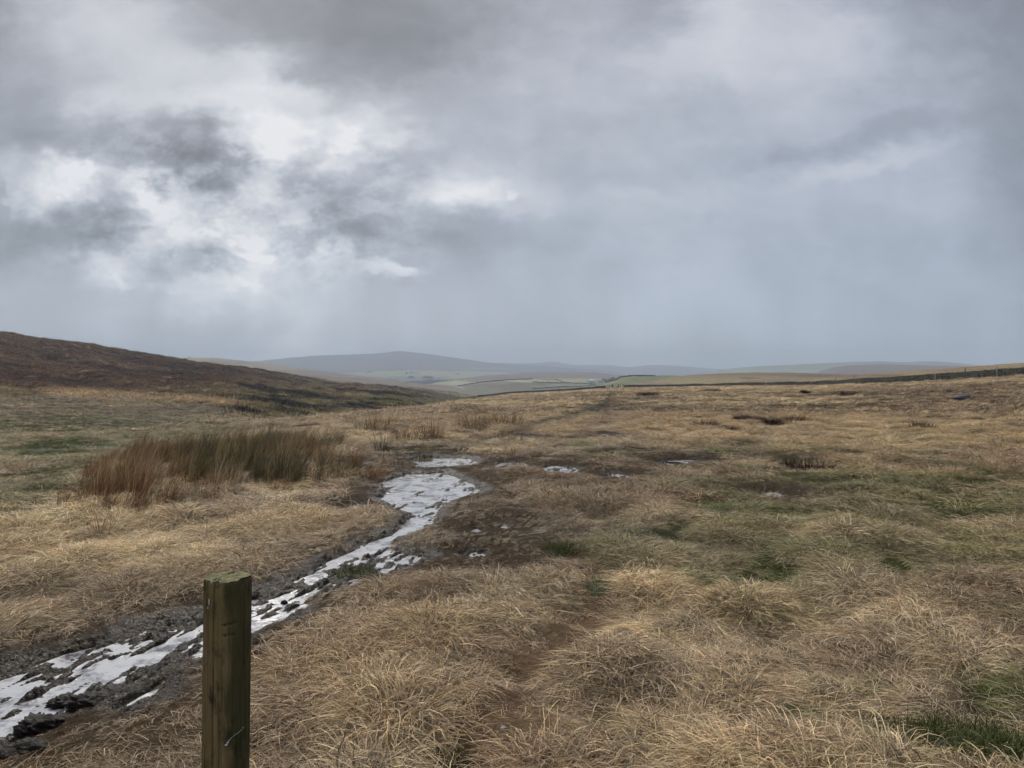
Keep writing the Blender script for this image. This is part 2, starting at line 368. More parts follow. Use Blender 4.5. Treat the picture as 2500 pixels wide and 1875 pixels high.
def blade_material(name, lo=.16, hi=2.1, trans=.15, rough=.6):
    m, nt, b = new_mat(name)
    tint = N(nt, 'ShaderNodeAttribute', attribute_name='tint', attribute_type='INSTANCER').outputs['Color']
    br = N(nt, 'ShaderNodeAttribute', attribute_name='shade').outputs['Fac']
    f = math_(nt, 'MULTIPLY_ADD', br, hi-lo, lo)
    c = mixc(nt, 1.0, tint, f, 'MULTIPLY')
    c = mixc(nt, math_(nt, 'MULTIPLY', math_(nt, 'GREATER_THAN', br, .93), .5), c, (.62, .52, .38))
    L(nt, c, b.inputs['Base Color']); b.inputs['Roughness'].default_value = rough; b.inputs['Specular IOR Level'].default_value = .3
    t = N(nt, 'ShaderNodeBsdfTranslucent'); L(nt, c, t.inputs[0])
    ms = N(nt, 'ShaderNodeMixShader'); ms.inputs[0].default_value = trans
    L(nt, b.outputs[0], ms.inputs[1]); L(nt, t.outputs[0], ms.inputs[2])
    L(nt, ms.outputs[0], nt.nodes['Material Output'].inputs[0])
    return m
def plant_material(name, a, c, trans=.15):
    m, nt, b = new_mat(name)
    br = N(nt, 'ShaderNodeAttribute', attribute_name='shade').outputs['Fac']
    L(nt, mixc(nt, br, a, c), b.inputs['Base Color']); b.inputs['Roughness'].default_value = .7
    return m
def mottled(name, a, c, scale, rough=.9, bs=.5, bd=.1, stretch=(1, 1, 1), third=None):
    m, nt, b = new_mat(name); P = scaled(nt, pos(nt), stretch)
    n = noise(nt, P, scale, 6, .65)
    r = ramp(nt, [(.35, a), (.65, c)]); L(nt, n, r.inputs[0]); out = r.outputs[0]
    if third:
        n2 = noise(nt, P, scale*.3, 4, .6); r2 = ramp(nt, [(.5, 0.0), (.6, 1.0)]); L(nt, n2, r2.inputs[0]); out = mixc(nt, r2.outputs[0], out, third)
    L(nt, out, b.inputs['Base Color']); b.inputs['Roughness'].default_value = rough
    bump(nt, b, n, bs, bd)
    return m

M_ground = ground_material(); M_water = water_material()
M_blade = blade_material('dry grass blades')
M_rushb = blade_material('rush stems', .3, 1.5, .1, .55)

# ------------------------------------------------------------------ the ground sheet
def build_ground():
    ang = np.concatenate([np.arange(-180, -48, 6.0), np.arange(-48, -37, .5), np.arange(-37, 37.01, .08), np.arange(37.5, 48, .5), np.arange(48, 180, 6.0)])
    def logr(a, b, s): return np.exp(np.arange(math.log(a), math.log(b), s))
    rad = np.concatenate([logr(.3, 2.4, .05), logr(2.4, 17, .0042), logr(17, 500, .0085), logr(500, 1100, .02), logr(1100, 7000, .12), [7000]])
    A, Rr = np.meshgrid(np.radians(ang), rad)
    X = (Rr*np.sin(A)).ravel(); Y = (Rr*np.cos(A)).ravel()
    Z = H(X, Y)
    nc = len(ang)
    X = np.append(X, 0.0); Y = np.append(Y, 0.0); Z = np.append(Z, Z[:nc].mean())
    V = np.stack([X, Y, Z], 1)
    Q = grid_quads(len(rad), nc, wrap=True)[:, ::-1]
    me = fast_mesh('ground', V, Q)
    # close the hub under the viewer
    bm = bmesh.new(); bm.from_mesh(me); bm.verts.ensure_lookup_table()
    c = bm.verts[len(X)-1]
    for j in range(nc): bm.faces.new((bm.verts[j], c, bm.verts[(j+1) % nc])).smooth = True
    bmesh.ops.recalc_face_normals(bm, faces=bm.faces[:]) if False else None
    bm.to_mesh(me); bm.free()
    cov, m = cover(X, Y, Z)
    d, _ = channel(X, Y)
    k = np.where(m > .5, 1.0, .30)[:, None]  # ground colour darkened under the grass, painting the shade between tufts
    r = np.hypot(X, Y)
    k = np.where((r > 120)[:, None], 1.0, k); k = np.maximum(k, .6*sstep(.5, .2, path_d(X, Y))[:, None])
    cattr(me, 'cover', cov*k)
    wob = (fbm(X*5, Y*5, 91, 3)-.5)*.5
    dp = puddle_only(X, Y); main = np.where(dp <= d+1e-6, 0, 1)
    fattr(me, 'mud', np.where(main > 0, sstep(.26, .06, d+wob*.7), sstep(.12, .0, d+wob*.3)*.6))
    me.materials.append(M_ground)
    o = bpy.data.objects.new('ground', me); COL.objects.link(o); tag(o, kind='structure')
    return o
ground = build_ground()

def build_water():
    xs = np.arange(-6.2, 0.6, .06); ys = np.arange(2.4, 15.2, .06)
    gx, gy = np.meshgrid(xs, ys); nc = len(xs)
    d = np.full(gx.size, 9.0)
    for P, b in POLYW: d = np.minimum(d, sdf(gx.ravel(), gy.ravel(), P))
    Q = grid_quads(len(ys), nc); keep = (d[Q] < .10).all(1); Q = Q[keep]
    used = np.unique(Q); remap = -np.ones(gx.size, int); remap[used] = np.arange(len(used))
    V = np.stack([gx.ravel(), gy.ravel(), np.full(gx.size, WL)], 1)[used]
    me = fast_mesh('water', V, remap[Q]); me.materials.append(M_water)
    o = bpy.data.objects.new('water', me); COL.objects.link(o); tag(o, kind='structure')
    for (cx, cy, rx, ry) in PUDW:
        n = 28; V = [(cx+math.cos(2*math.pi*i/n)*(rx+.04)*(.9+.2*random.random()), cy+math.sin(2*math.pi*i/n)*(ry+.04)*(.9+.2*random.random()), WL) for i in range(n)]
        o = mesh_obj('puddle', V, [list(range(n))], M_water); tag(o, kind='structure')
build_water()

# ------------------------------------------------------------------ blades and tufts
PROTO = bpy.data.collections.new('tuft shapes')          # sources for the instanced grass, never linked to the scene
def blades(n, base, az, el0, length, width, droop, seg=4, lift=0.0, kink=.25, floor=.0):
    """n strips of seg quads; all arguments arrays of n (base (n,2))"""
    dl = length/seg
    P = np.zeros((n, seg+1, 3)); P[:, 0, :2] = base; P[:, 0, 2] = lift
    el = el0.copy(); a = az.copy()
    for s in range(seg):
        P[:, s+1, 0] = P[:, s, 0]+np.cos(el)*np.cos(a)*dl; P[:, s+1, 1] = P[:, s, 1]+np.cos(el)*np.sin(a)*dl
        P[:, s+1, 2] = np.maximum(P[:, s, 2]+np.sin(el)*dl, floor)
        el = el-droop/seg; a = a+rng.normal(0, kink, n)/seg
    tw = rng.uniform(-.9, .9, n)
    side = np.stack([-np.sin(az)*np.cos(tw), np.cos(az)*np.cos(tw), np.sin(tw)], 1)
    t = np.linspace(0, 1, seg+1); prof = np.clip(1.05-t**1.6, .12, 1)
    off = side[:, None, :]*(width[:, None, None]*.5)*prof[None, :, None]
    V = np.stack([P-off, P+off], 2).reshape(n*(seg+1)*2, 3)
    b = (np.arange(n)*(seg+1)*2)[:, None]; s = np.arange(seg)[None]*2
    Q = np.stack([b+s, b+s+1, b+s+3, b+s+2], -1).reshape(-1, 4)
    return V, Q, (seg+1)*2
def tuft_mesh(name, n, R0, l, w, spread, elr, droop, mat, seg=4, dome=0.0, radial=False, kink=.4):
    ang = rng.uniform(0, 2*math.pi, n); rr = R0*np.sqrt(rng.uniform(0, 1, n))
    base = np.stack([rr*np.cos(ang), rr*np.sin(ang)], 1)
    az = ang+rng.normal(0, .5, n) if radial else rng.normal(0, spread, n)
    if not radial: base[:, 0] -= l*.35
    V, Q, k = blades(n, base, az, rng.uniform(*elr, n), l*rng.uniform(.4, 1.2, n), w*np.clip(rng.lognormal(-.25, .38, n), .35, 1.6), rng.uniform(*droop, n), seg, lift=dome*(1-(rr/R0)**2)*rng.uniform(0, 1, n), kink=kink, floor=.004)
    me = fast_mesh(name, V, Q); fattr(me, 'shade', np.repeat(rng.uniform(0, 1, n), k)); me.materials.append(mat)
    return me
def proto(cname, metas):
    c = bpy.data.collections.new(cname)
    for i, me in enumerate(metas):
        o = bpy.data.objects.new('%s %02d' % (cname, i), me); c.objects.link(o)
    return c
def scatter(name, coll, P, rot, scl, idx, tint):
    me = bpy.data.meshes.new(name); n = len(P)
    me.vertices.add(n); me.vertices.foreach_set('co', np.ascontiguousarray(P, np.float32).ravel())
    a = me.attributes.new('rot', 'FLOAT_VECTOR', 'POINT'); a.data.foreach_set('vector', np.ascontiguousarray(rot, np.float32).ravel())
    a = me.attributes.new('size', 'FLOAT_VECTOR', 'POINT'); a.data.foreach_set('vector', np.ascontiguousarray(scl, np.float32).ravel())
    a = me.attributes.new('pick', 'INT', 'POINT'); a.data.foreach_set('value', np.ascontiguousarray(idx, np.int32))
    cattr(me, 'tint', tint)
    o = bpy.data.objects.new(name, me); COL.objects.link(o)
    ng = bpy.data.node_groups.new(name, 'GeometryNodeTree')
    ng.interface.new_socket('Geometry', in_out='INPUT', socket_type='NodeSocketGeometry'); ng.interface.new_socket('Geometry', in_out='OUTPUT', socket_type='NodeSocketGeometry')
    gi = ng.nodes.new('NodeGroupInput'); go = ng.nodes.new('NodeGroupOutput'); iop = ng.nodes.new('GeometryNodeInstanceOnPoints')
    ci = ng.nodes.new('GeometryNodeCollectionInfo'); ci.inputs['Collection'].default_value = coll; ci.inputs['Separate Children'].default_value = True; ci.inputs['Reset Children'].default_value = True
    def na(nm, dt):
        n = ng.nodes.new('GeometryNodeInputNamedAttribute'); n.data_type = dt; n.inputs['Name'].default_value = nm; return n.outputs['Attribute']
    e2r = ng.nodes.new('FunctionNodeEulerToRotation'); ng.links.new(na('rot', 'FLOAT_VECTOR'), e2r.inputs[0])
    ng.links.new(gi.outputs[0], iop.inputs['Points']); ng.links.new(ci.outputs[0], iop.inputs['Instance']); iop.inputs['Pick Instance'].default_value = True
    ng.links.new(na('pick', 'INT'), iop.inputs['Instance Index']); ng.links.new(e2r.outputs[0], iop.inputs['Rotation']); ng.links.new(na('size', 'FLOAT_VECTOR'), iop.inputs['Scale'])
    ng.links.new(iop.outputs[0], go.inputs[0])
    md = o.modifiers.new('tufts', 'NODES'); md.node_group = ng
    return o

def fanpts(n, r0, r1, a0=-41, a1=41):
    r = np.sqrt(rng.uniform(r0*r0, r1*r1, n)); a = np.radians(rng.uniform(a0, a1, n))
    return r*np.sin(a), r*np.cos(a)
def slope_rot(X, Y, yaw):
    e = .25; gx = (H(X+e, Y)-H(X-e, Y))/(2*e); gy = (H(X, Y+e)-H(X, Y-e))/(2*e)
    gx = np.clip(gx, -.6, .6); gy = np.clip(gy, -.6, .6)
    # tilt in the tuft's own frame, then yaw
    c, s = np.cos(yaw), np.sin(yaw)
    lx = gx*c+gy*s; ly = -gx*s+gy*c
    return np.stack([np.arctan(ly), -np.arctan(lx), yaw], 1)
def flow(X, Y):
    return (fbm(X*.45, Y*.45, 101, 2)-.5)*9.0+(fbm(X*1.6, Y*1.6, 103, 2)-.5)*4.5+2.4

RUSHPOLY = np.array([W(*p) for p in [(225,1245),(330,1275),(440,1245),(560,1195),(640,1182),(720,1185),(850,1180),(872,1135),(838,1098),(760,1080),(620,1078),(450,1084),(310,1102),(245,1165)]])

def grass():
    near = proto('near tuft',
        [tuft_mesh('t', 135, .18, .20, .0036, .85, (.0, .5), (.4, 1.5), M_blade, kink=.7) for _ in range(5)] +          # combed mats
        [tuft_mesh('t', 135, .15, .18, .0034, 1, (.2, 1.0), (1.1, 2.6), M_blade, radial=True, dome=.03, kink=.7) for _ in range(4)] + # tussock heads
        [tuft_mesh('t', 110, .21, .16, .0040, 1.6, (-.05, .30), (.1, .7), M_blade, kink=.9) for _ in range(3)])            # trampled litter
    mid = proto('middle tuft',
        [tuft_mesh('t', 84, .22, .22, .0047, .8, (.1, .7), (.7, 1.7), M_blade, 3) for _ in range(5)] +
        [tuft_mesh('t', 84, .18, .21, .0047, 1, (.3, 1.1), (1.2, 2.6), M_blade, 3, radial=True, dome=.05) for _ in range(4)] +
        [tuft_mesh('t', 72, .24, .20, .0052, 1.6, (0, .4), (.1, .7), M_blade, 3) for _ in range(3)])
    far = proto('far tuft',
        [tuft_mesh('t', 34, .34, .26, .015, .9, (.1, .7), (.7, 1.6), M_blade, 3) for _ in range(4)] +
        [tuft_mesh('t', 38, .28, .26, .015, 1, (.3, 1.0), (1.2, 2.3), M_blade, 3, radial=True, dome=.10) for _ in range(4)] +
        [tuft_mesh('t', 18, .36, .30, .024, 1.6, (0, .4), (.1, .7), M_blade, 3) for _ in range(2)])
    layers = [('near', near, 17000, 1.7, 9.5, (5, 9, 12)), ('mid', mid, 36000, 9, 32, (5, 9, 12)), ('far', far, 60000, 30, 120, (4, 8, 10)), ('vfar', far, 40000, 110, 330, (4, 8, 10))]
    for nm, coll, n, r0, r1, (ia, ib, ic) in layers:
        X, Y = fanpts(n, r0, r1, -44 if r0 < 30 else -38, 44 if r0 < 30 else 38)
        d, _ = channel(X, Y); Z = H(X, Y)
        tint, hill = cover(X, Y, Z)
        lum = tint.mean(1)
        keep = d > rng.uniform(.02, .45, n)*rng.uniform(0, 1, n)
        keep |= (d > -.08) & (rng.uniform(0, 1, n) < np.where(d > .08, .45, .08))
        keep &= (hill < .5)
        dark = sstep(.17, .09, lum)
        pd = path_d(X, Y); keep &= rng.uniform(0, 1, n) > .0*pd
        clump = fbm(X*1.9, Y*1.9, 3, 3)                     # follows the tussocks of the ground
        px = CX+F*X/np.maximum(Y, .3)
        X, Y, Z, tint, clump, d, lum, px, pd = [q[keep] for q in (X, Y, Z, tint, clump, d, lum, px, pd)]
        n = len(X); u = rng.uniform(0, 1, n)
        flat = sstep(1.0, .2, d)*.8 + sstep(.2, .11, lum)*.7 + sstep(.36, .2, pd)*.85
        kind = np.where(u < flat, 2, np.where(rng.uniform(0, 1, n) < sstep(.42, .62, clump)*.38, 1, 0))
        idx = np.where(kind == 0, rng.integers(0, ia, n), np.where(kind == 1, rng.integers(ia, ib, n), rng.integers(ib, ic, n)))
        yaw = flow(X, Y)+rng.normal(0, .6, n); yaw = np.where(kind == 2, rng.uniform(0, 6.28, n), yaw)
        if nm in ('far', 'vfar'): yaw = rng.uniform(0, 6.28, n)
        s = rng.uniform(.7, 1.25, n)*(.78+.42*sstep(.38, .66, clump))
        s = s*np.where(kind == 2, .8, 1.0)*np.clip(.55+d*.9, .55, 1.0)*(1-.35*sstep(.20, .12, lum))
        if nm == 'vfar': s = s*1.7
        if nm == 'far': s = s*(1+.35*sstep(60, 120, np.hypot(X, Y)))
        s = s*(1-.12*sstep(.45, .25, pd))
        zs = s*rng.uniform(.7, 1.15, n)*(1-.3*sstep(.35, .2, pd))
        lit = (rng.uniform(0, 1, n) < .6)*sstep(.45, .3, pd); lit = lit[:, None]; tint = tint*(1-lit)+(RUSTY*.85)[None]*lit
        lit = ((rng.uniform(0, 1, n) < .2)*sstep(.22, .12, lum))[:, None]; tint = tint*(1-lit)+(BROWN*1.1)[None]*lit
        jit = 1+rng.normal(0, .22, (n, 1)); hue = 1+rng.normal(0, .03, (n, 3))
        o = scatter('moor_grass', coll, np.stack([X, Y, Z-.012], 1), slope_rot(X, Y, yaw), np.stack([s, s, zs], 1), idx, np.clip(tint*jit*hue, .01, .8))
        tag(o, 'dead straw coloured moor grass matted over the open ground', 'grass', kind='stuff')
    # low heather over the moor side on the left
    hm = [tuft_mesh('t', 60, .55, .42, .05, 1, (.6, 1.5), (.2, 1.0), M_blade, 2, radial=True, dome=.12) for _ in range(4)]
    hc = proto('heather', hm)
    X, Y = fanpts(90000, 38, 520, -39, 1); Z = H(X, Y); tint, hill = cover(X, Y, Z); k = (hill > .5) & (rng.uniform(0, 1, len(X)) < np.clip(220/np.hypot(X, Y), .3, 1))
    X, Y, Z, tint = X[k], Y[k], Z[k], tint[k]; n = len(X); s = rng.uniform(.6, 1.5, n)*(.8+np.hypot(X, Y)/500)
    o = scatter('heather_cover', hc, np.stack([X, Y, Z-.05], 1), slope_rot(X, Y, rng.uniform(0, 6.28, n)), np.stack([s, s, s*.8], 1), rng.integers(0, 4, n), np.clip(tint*(1+rng.normal(0, .18, (n, 1))), .008, .8))
    tag(o, 'dark brown heather and rough grass covering the left hillside', 'heather', kind='stuff')
    # the big rush bed
    rc = proto('rush', [tuft_mesh('t', 22, .09, .68, .0075, .40, (.95, 1.5), (.10, .75), M_rushb, 4, kink=.25) for _ in range(5)])
    lo = RUSHPOLY.min(0)-.8; hi = RUSHPOLY.max(0)+.8
    cx = rng.uniform(lo[0], hi[0], 900); cy = rng.uniform(lo[1], hi[1], 900); cs = sdf(cx, cy, RUSHPOLY)+(fbm(cx*.9, cy*1.3, 121, 3)-.5)*1.3
    cs += np.where(rng.uniform(0, 1, 900) < .06, -.45, 0)
    keep = []
    for i in range(900):
        if cs[i] < .12 and all((cx[i]-cx[j])**2+(cy[i]-cy[j])**2 > .27**2 for j in keep): keep.append(i)
    cx, cy, cs = cx[keep], cy[keep], cs[keep]; m_ = len(cx); hgt = rng.uniform(.45, 1.15, m_)*(.85+.15*sstep(0, -.8, cs))*(.6+.4*sstep(.2, -.6, cs)); per = 15
    g = fbm(cx*.7, cy*.5, 123, 3); pxr = CX+F*cx/cy
    ct = np.array([.32, .185, .090])[None]*np.ones((m_, 1))*rng.uniform(.6, 1.25, (m_, 1)); w = (sstep(.40, .56, g)*sstep(300, 560, pxr)*.8)[:, None]
    ct = ct*(1-w)+np.array([.105, .110, .045])[None]*w
    w = ((rng.uniform(0, 1, m_) < .16)*.7)[:, None]; ct = ct*(1-w)+np.array([.44, .33, .18])[None]*w
    ox = rng.normal(0, .12, (m_, per)); oy = rng.normal(0, .12, (m_, per)); q = np.hypot(ox, oy)
    X = (cx[:, None]+ox).ravel(); Y = (cy[:, None]+oy).ravel(); n = len(X); Z = H(X, Y)
    out = np.arctan2(oy, ox); wx = np.cos(out)*q*4+.75; wy = np.sin(out)*q*4+.10
    yaw = (np.arctan2(wy, wx)+rng.normal(0, .35, (m_, per))).ravel()
    s = (hgt[:, None]*rng.uniform(.6, 1.12, (m_, per))*np.clip(1.1-q*1.6, .45, 1.1)).ravel()
    tint = np.repeat(ct, per, 0)
    o = scatter('rush_bed', rc, np.stack([X, Y, Z-.02], 1), slope_rot(X, Y, yaw), np.stack([s, s, s*rng.uniform(.85, 1.15, n)], 1), rng.integers(0, 5, n), np.clip(tint*(1+rng.normal(0, .2, (n, 1))), .01, .8))
    tag(o, 'thick bed of tall rusty brown rushes bent by the wind, left of the water', 'rushes', kind='stuff')
grass()

# ------------------------------------------------------------------ plants that stand alone
M_rush_thing = plant_material('rush clump stems', (.10, .075, .032), (.27, .17, .075))
M_rush_green = plant_material('green rush stems', (.035, .042, .020), (.12, .12, .055))
M_moss = plant_material('moss and young grass', (.028, .036, .008), (.125, .140, .036))
M_heather = plant_material('bare heather twigs', (.028, .014, .010), (.085, .042, .028))
M_peat = mottled('wet peat', (.006, .005, .004), (.022, .016, .012), 30, .6, .9, .03)
def clump(name, label, cat, xpx, ypx, mat, h, rad, n, group, width=.007, lean=.3, droop=.6, part='stems'):
    x, y, z = drop(xpx, ypx)
    root = empty(name, (x, y, z))
    tag(root, label, cat, group)
    if mat is M_heather: n *= 4; h *= .8
    ang = rng.uniform(0, 6.28, n); rr = rad*np.sqrt(rng.uniform(0, 1, n)); base = np.stack([rr*np.cos(ang), rr*np.sin(ang)], 1)
    az = np.where(rng.uniform(0, 1, n) < lean, rng.normal(.2, .5, n), ang+rng.normal(0, .5, n))
    if mat is M_moss: n = int(n*1.6); ang = rng.uniform(0, 6.28, n); rr = rad*rng.uniform(0, 1, n)**.65*(1+.25*np.sin(ang*3+xpx)); base = np.stack([rr*np.cos(ang), rr*np.sin(ang)], 1); az = rng.uniform(0, 6.28, n); h *= .8; width *= .62
    V, Q, k = blades(n, base, az, rng.uniform(.95, 1.5, n) if mat is not M_heather else rng.uniform(.45, 1.5, n), h*rng.uniform(.35, 1.15, n), width*rng.uniform(.6, 1.3, n)*max(1, y/(34 if mat is M_heather else 16)), rng.uniform(0, droop, n), 4, kink=.15)
    V[:, 2] -= .02
    me = fast_mesh(part, V, Q); fattr(me, 'shade', np.repeat(rng.uniform(0, 1, n), k)); me.materials.append(mat)
    o = bpy.data.objects.new(part, me); COL.objects.link(o); o.parent = root
    ng = 24; bw = rad*1.15
    hm_ = h if mat is not M_moss else h*.3
    V = [(0, 0, hm_*.10)]+[(math.cos(6.2832*i/ng)*bw*random.uniform(.8, 1.15), math.sin(6.2832*i/ng)*bw*random.uniform(.8, 1.15), -.05) for i in range(ng)]
    mid = [(v[0]*.6, v[1]*.6, hm_*.07*random.uniform(.6, 1.2)) for v in V[1:]]
    Vv = V+mid; Fq = [(0, 1+ng+i, 1+ng+(i+1) % ng) for i in range(ng)]+[(1+ng+i, 1+i, 1+(i+1) % ng, 1+ng+(i+1) % ng) for i in range(ng)]
    mesh_obj('root_mound', Vv, Fq, M_thatch if mat not in (M_moss, M_heather) else mat, root, True)
    return root
M_thatch = mottled('dead thatch', (.05, .036, .022), (.14, .10, .06), 40, .95, .8, .02)
G1 = 'rush clumps standing near the pools'
clump('rush_clump','dark green rush clump at the left end of the upper pool','rush clump',932,1103,M_rush_green,.55,.16,120,G1)
clump('rush_clump','low green rushes growing in the upper pool at its left side','rush clump',968,1130,M_rush_green,.30,.35,130,G1)
clump('rush_clump','thin green rushes standing in the middle of the upper pool water','rush clump',1030,1125,M_rush_green,.32,.30,90,G1)
clump('rush_clump','tall brown rush clump right of the dark green one behind the upper pool','rush clump',1050,1070,M_rush_thing,.75,.35,200,G1)
clump('rush_clump','brown rush clump behind the upper pool, left of the tall one','rush clump',985,1078,M_rush_thing,.60,.30,150,G1)
clump('rush_clump','wide rusty rush clump on the rise behind the upper pool','rush clump',1150,1050,M_rush_thing,.80,.6,260,G1)
clump('rush_clump','rusty rush clump furthest right on the rise behind the pools','rush clump',1235,1040,M_rush_thing,.75,.6,240,G1)
clump('rush_clump','olive rush clump beside the small puddle on the path','rush clump',1248,1075,M_rush_green,.40,.35,140,G1)
clump('rush_clump','rusty rush clump between the rush bed and the upper pool','rush clump',915,1050,M_rush_thing,.70,.6,220,G1)
clump('rush_clump','small rush tuft at the right edge of the rush bed','rush clump',800,1095,M_rush_green,.60,.3,160,G1)
clump('rush_clump','sparse low rushes on the mud between the rush bed and the pool','rush clump',830,1165,M_rush_thing,.35,.45,120,G1)
clump('rush_clump','thin upright stems alone in straw grass below the rush bed','rush clump',250,1300,M_rush_thing,.28,.10,36,G1)
G2 = 'bare heather clumps on the right of the moor'
for (x, y, h, r, lab) in [(1815,1025,.34,.35,'dark heather clump standing highest in the middle of the right field'),(1848,1027,.28,.3,'small heather sprig just right of the highest dark heather clump'),
    (1722,1040,.30,.35,'low heather clump left of the other heather in the right field'),(1905,1036,.34,.45,'wide dark heather clump at the centre of the heather row'),(1945,1031,.38,.4,'heather clump at the right end of the heather row'),
    (1885,1034,.30,.35,'heather clump at the left end of the heather row'),(1580,966,.45,.9,'dark heather hump near the far wall left of the track end'),(1740,955,.45,1.1,'heather patch close in front of the far wall'),
    (1965,1140,.20,.5,'low dark heather patch beyond the green grass on the right'),(1905,1138,.20,.25,'small brown heather tuft left of the low dark heather patch'),(1965,960,.45,.4,'lone dark heather stalks below the wall'),
    (2058,964,.4,.8,'heather hummock beneath the stone wall right of the lone stalks'),(1780,1052,.25,.3,'faint heather sprigs below the low heather clump'),(2250,1045,.3,.3,'small heather sprig in pale grass towards the right')]:
    clump('heather_clump', lab, 'heather', x, y, M_heather, h, r, int(110+120*r), G2, width=.012, lean=.1, droop=.5, part='twigs')
G3 = 'green moss and young grass hummocks'
for (x, y, h, r, lab) in [(1870,1328,.09,.20,'bright moss hummock right of the brown hollow in mid field'),(1490,1428,.09,.26,'wide green grass hummock in straw below the brown hollow'),(2275,1805,.13,.24,'dark green tuft in a hollow near the lower right corner'),
    (2440,1825,.12,.26,'dark green grass patch in the lower right corner'),(1818,1082,.20,.55,'dark green moss lump left of centre in the right field'),(165,1098,.22,1.5,'largest dark green mossy hummock at left, before the valley'),
    (60,1092,.2,1.0,'small dark mossy hummock by the left edge'),(1372,1210+135,.16,.2,'green topped grass tussock with grey skirts beside the brown hollow'),(870,1398,.10,.20,'green turf islet between the two arms of water'),
    (1085,1868,.10,.16,'green moss tuft at the bottom edge below the trodden path'),(445,1225,.16,.35,'yellow green grass tuft in front of the rush bed'),(2340,1258,.10,.4,'low moss cushion among the olive grass on the right')]:
    clump('moss_hummock', lab, 'moss hummock', x, y, M_moss, h, r, int(500+900*min(r, 1)), G3, width=.006, lean=.2, droop=1.6, part='green_blades')

def clod(xpx, ypx, s, lab):
    x, y, z = drop(xpx, ypx)
    bm = bmesh.new(); bmesh.ops.create_icosphere(bm, subdivisions=4, radius=1)
    o1, o2 = random.uniform(0, 50), random.uniform(0, 50)
    for v in bm.verts:
        c = v.co; n = float(fbm(np.array([c.x*1.6+o1+c.z]), np.array([c.y*1.6+o2-c.z*.7]), 5, 4)[0]); n2 = float(fbm(np.array([c.x*6+o1+c.z*5]), np.array([c.y*6+o2]), 9, 2)[0])
        k = .25+.9*n+.9*n2
        v.co = (c.x*s[0]*k*.60, c.y*s[1]*k*.75, c.z*s[2]*k*.55)
    me = bpy.data.meshes.new('peat_clod'); bm.to_mesh(me); bm.free(); me.polygons.foreach_set('use_smooth', [True]*len(me.polygons)); me.materials.append(M_peat)
    o = bpy.data.objects.new('peat_clod', me); COL.objects.link(o); o.location = (x, y, max(z, WL)+s[2]*.15); o.rotation_euler = (0, 0, random.uniform(-.3, .3))
    tag(o, lab, 'peat clod', 'torn clods of black peat along the muddy water')
clod(212,1722,(.15,.09,.06),'long black peat clod at the near bank of the lower water')
clod(95,1775,(.13,.10,.06),'black peat clod between the small clear puddle and the grass bank')
clod(60,1835,(.12,.09,.05),'lumpy peat mound in the lower left corner')
clod(694,1477,(.035,.03,.03),'tiny peat crumb on the edge of the bright water right of the post')
clod(150,1730,(.09,.07,.045),'small peat lump left of the long black clod')

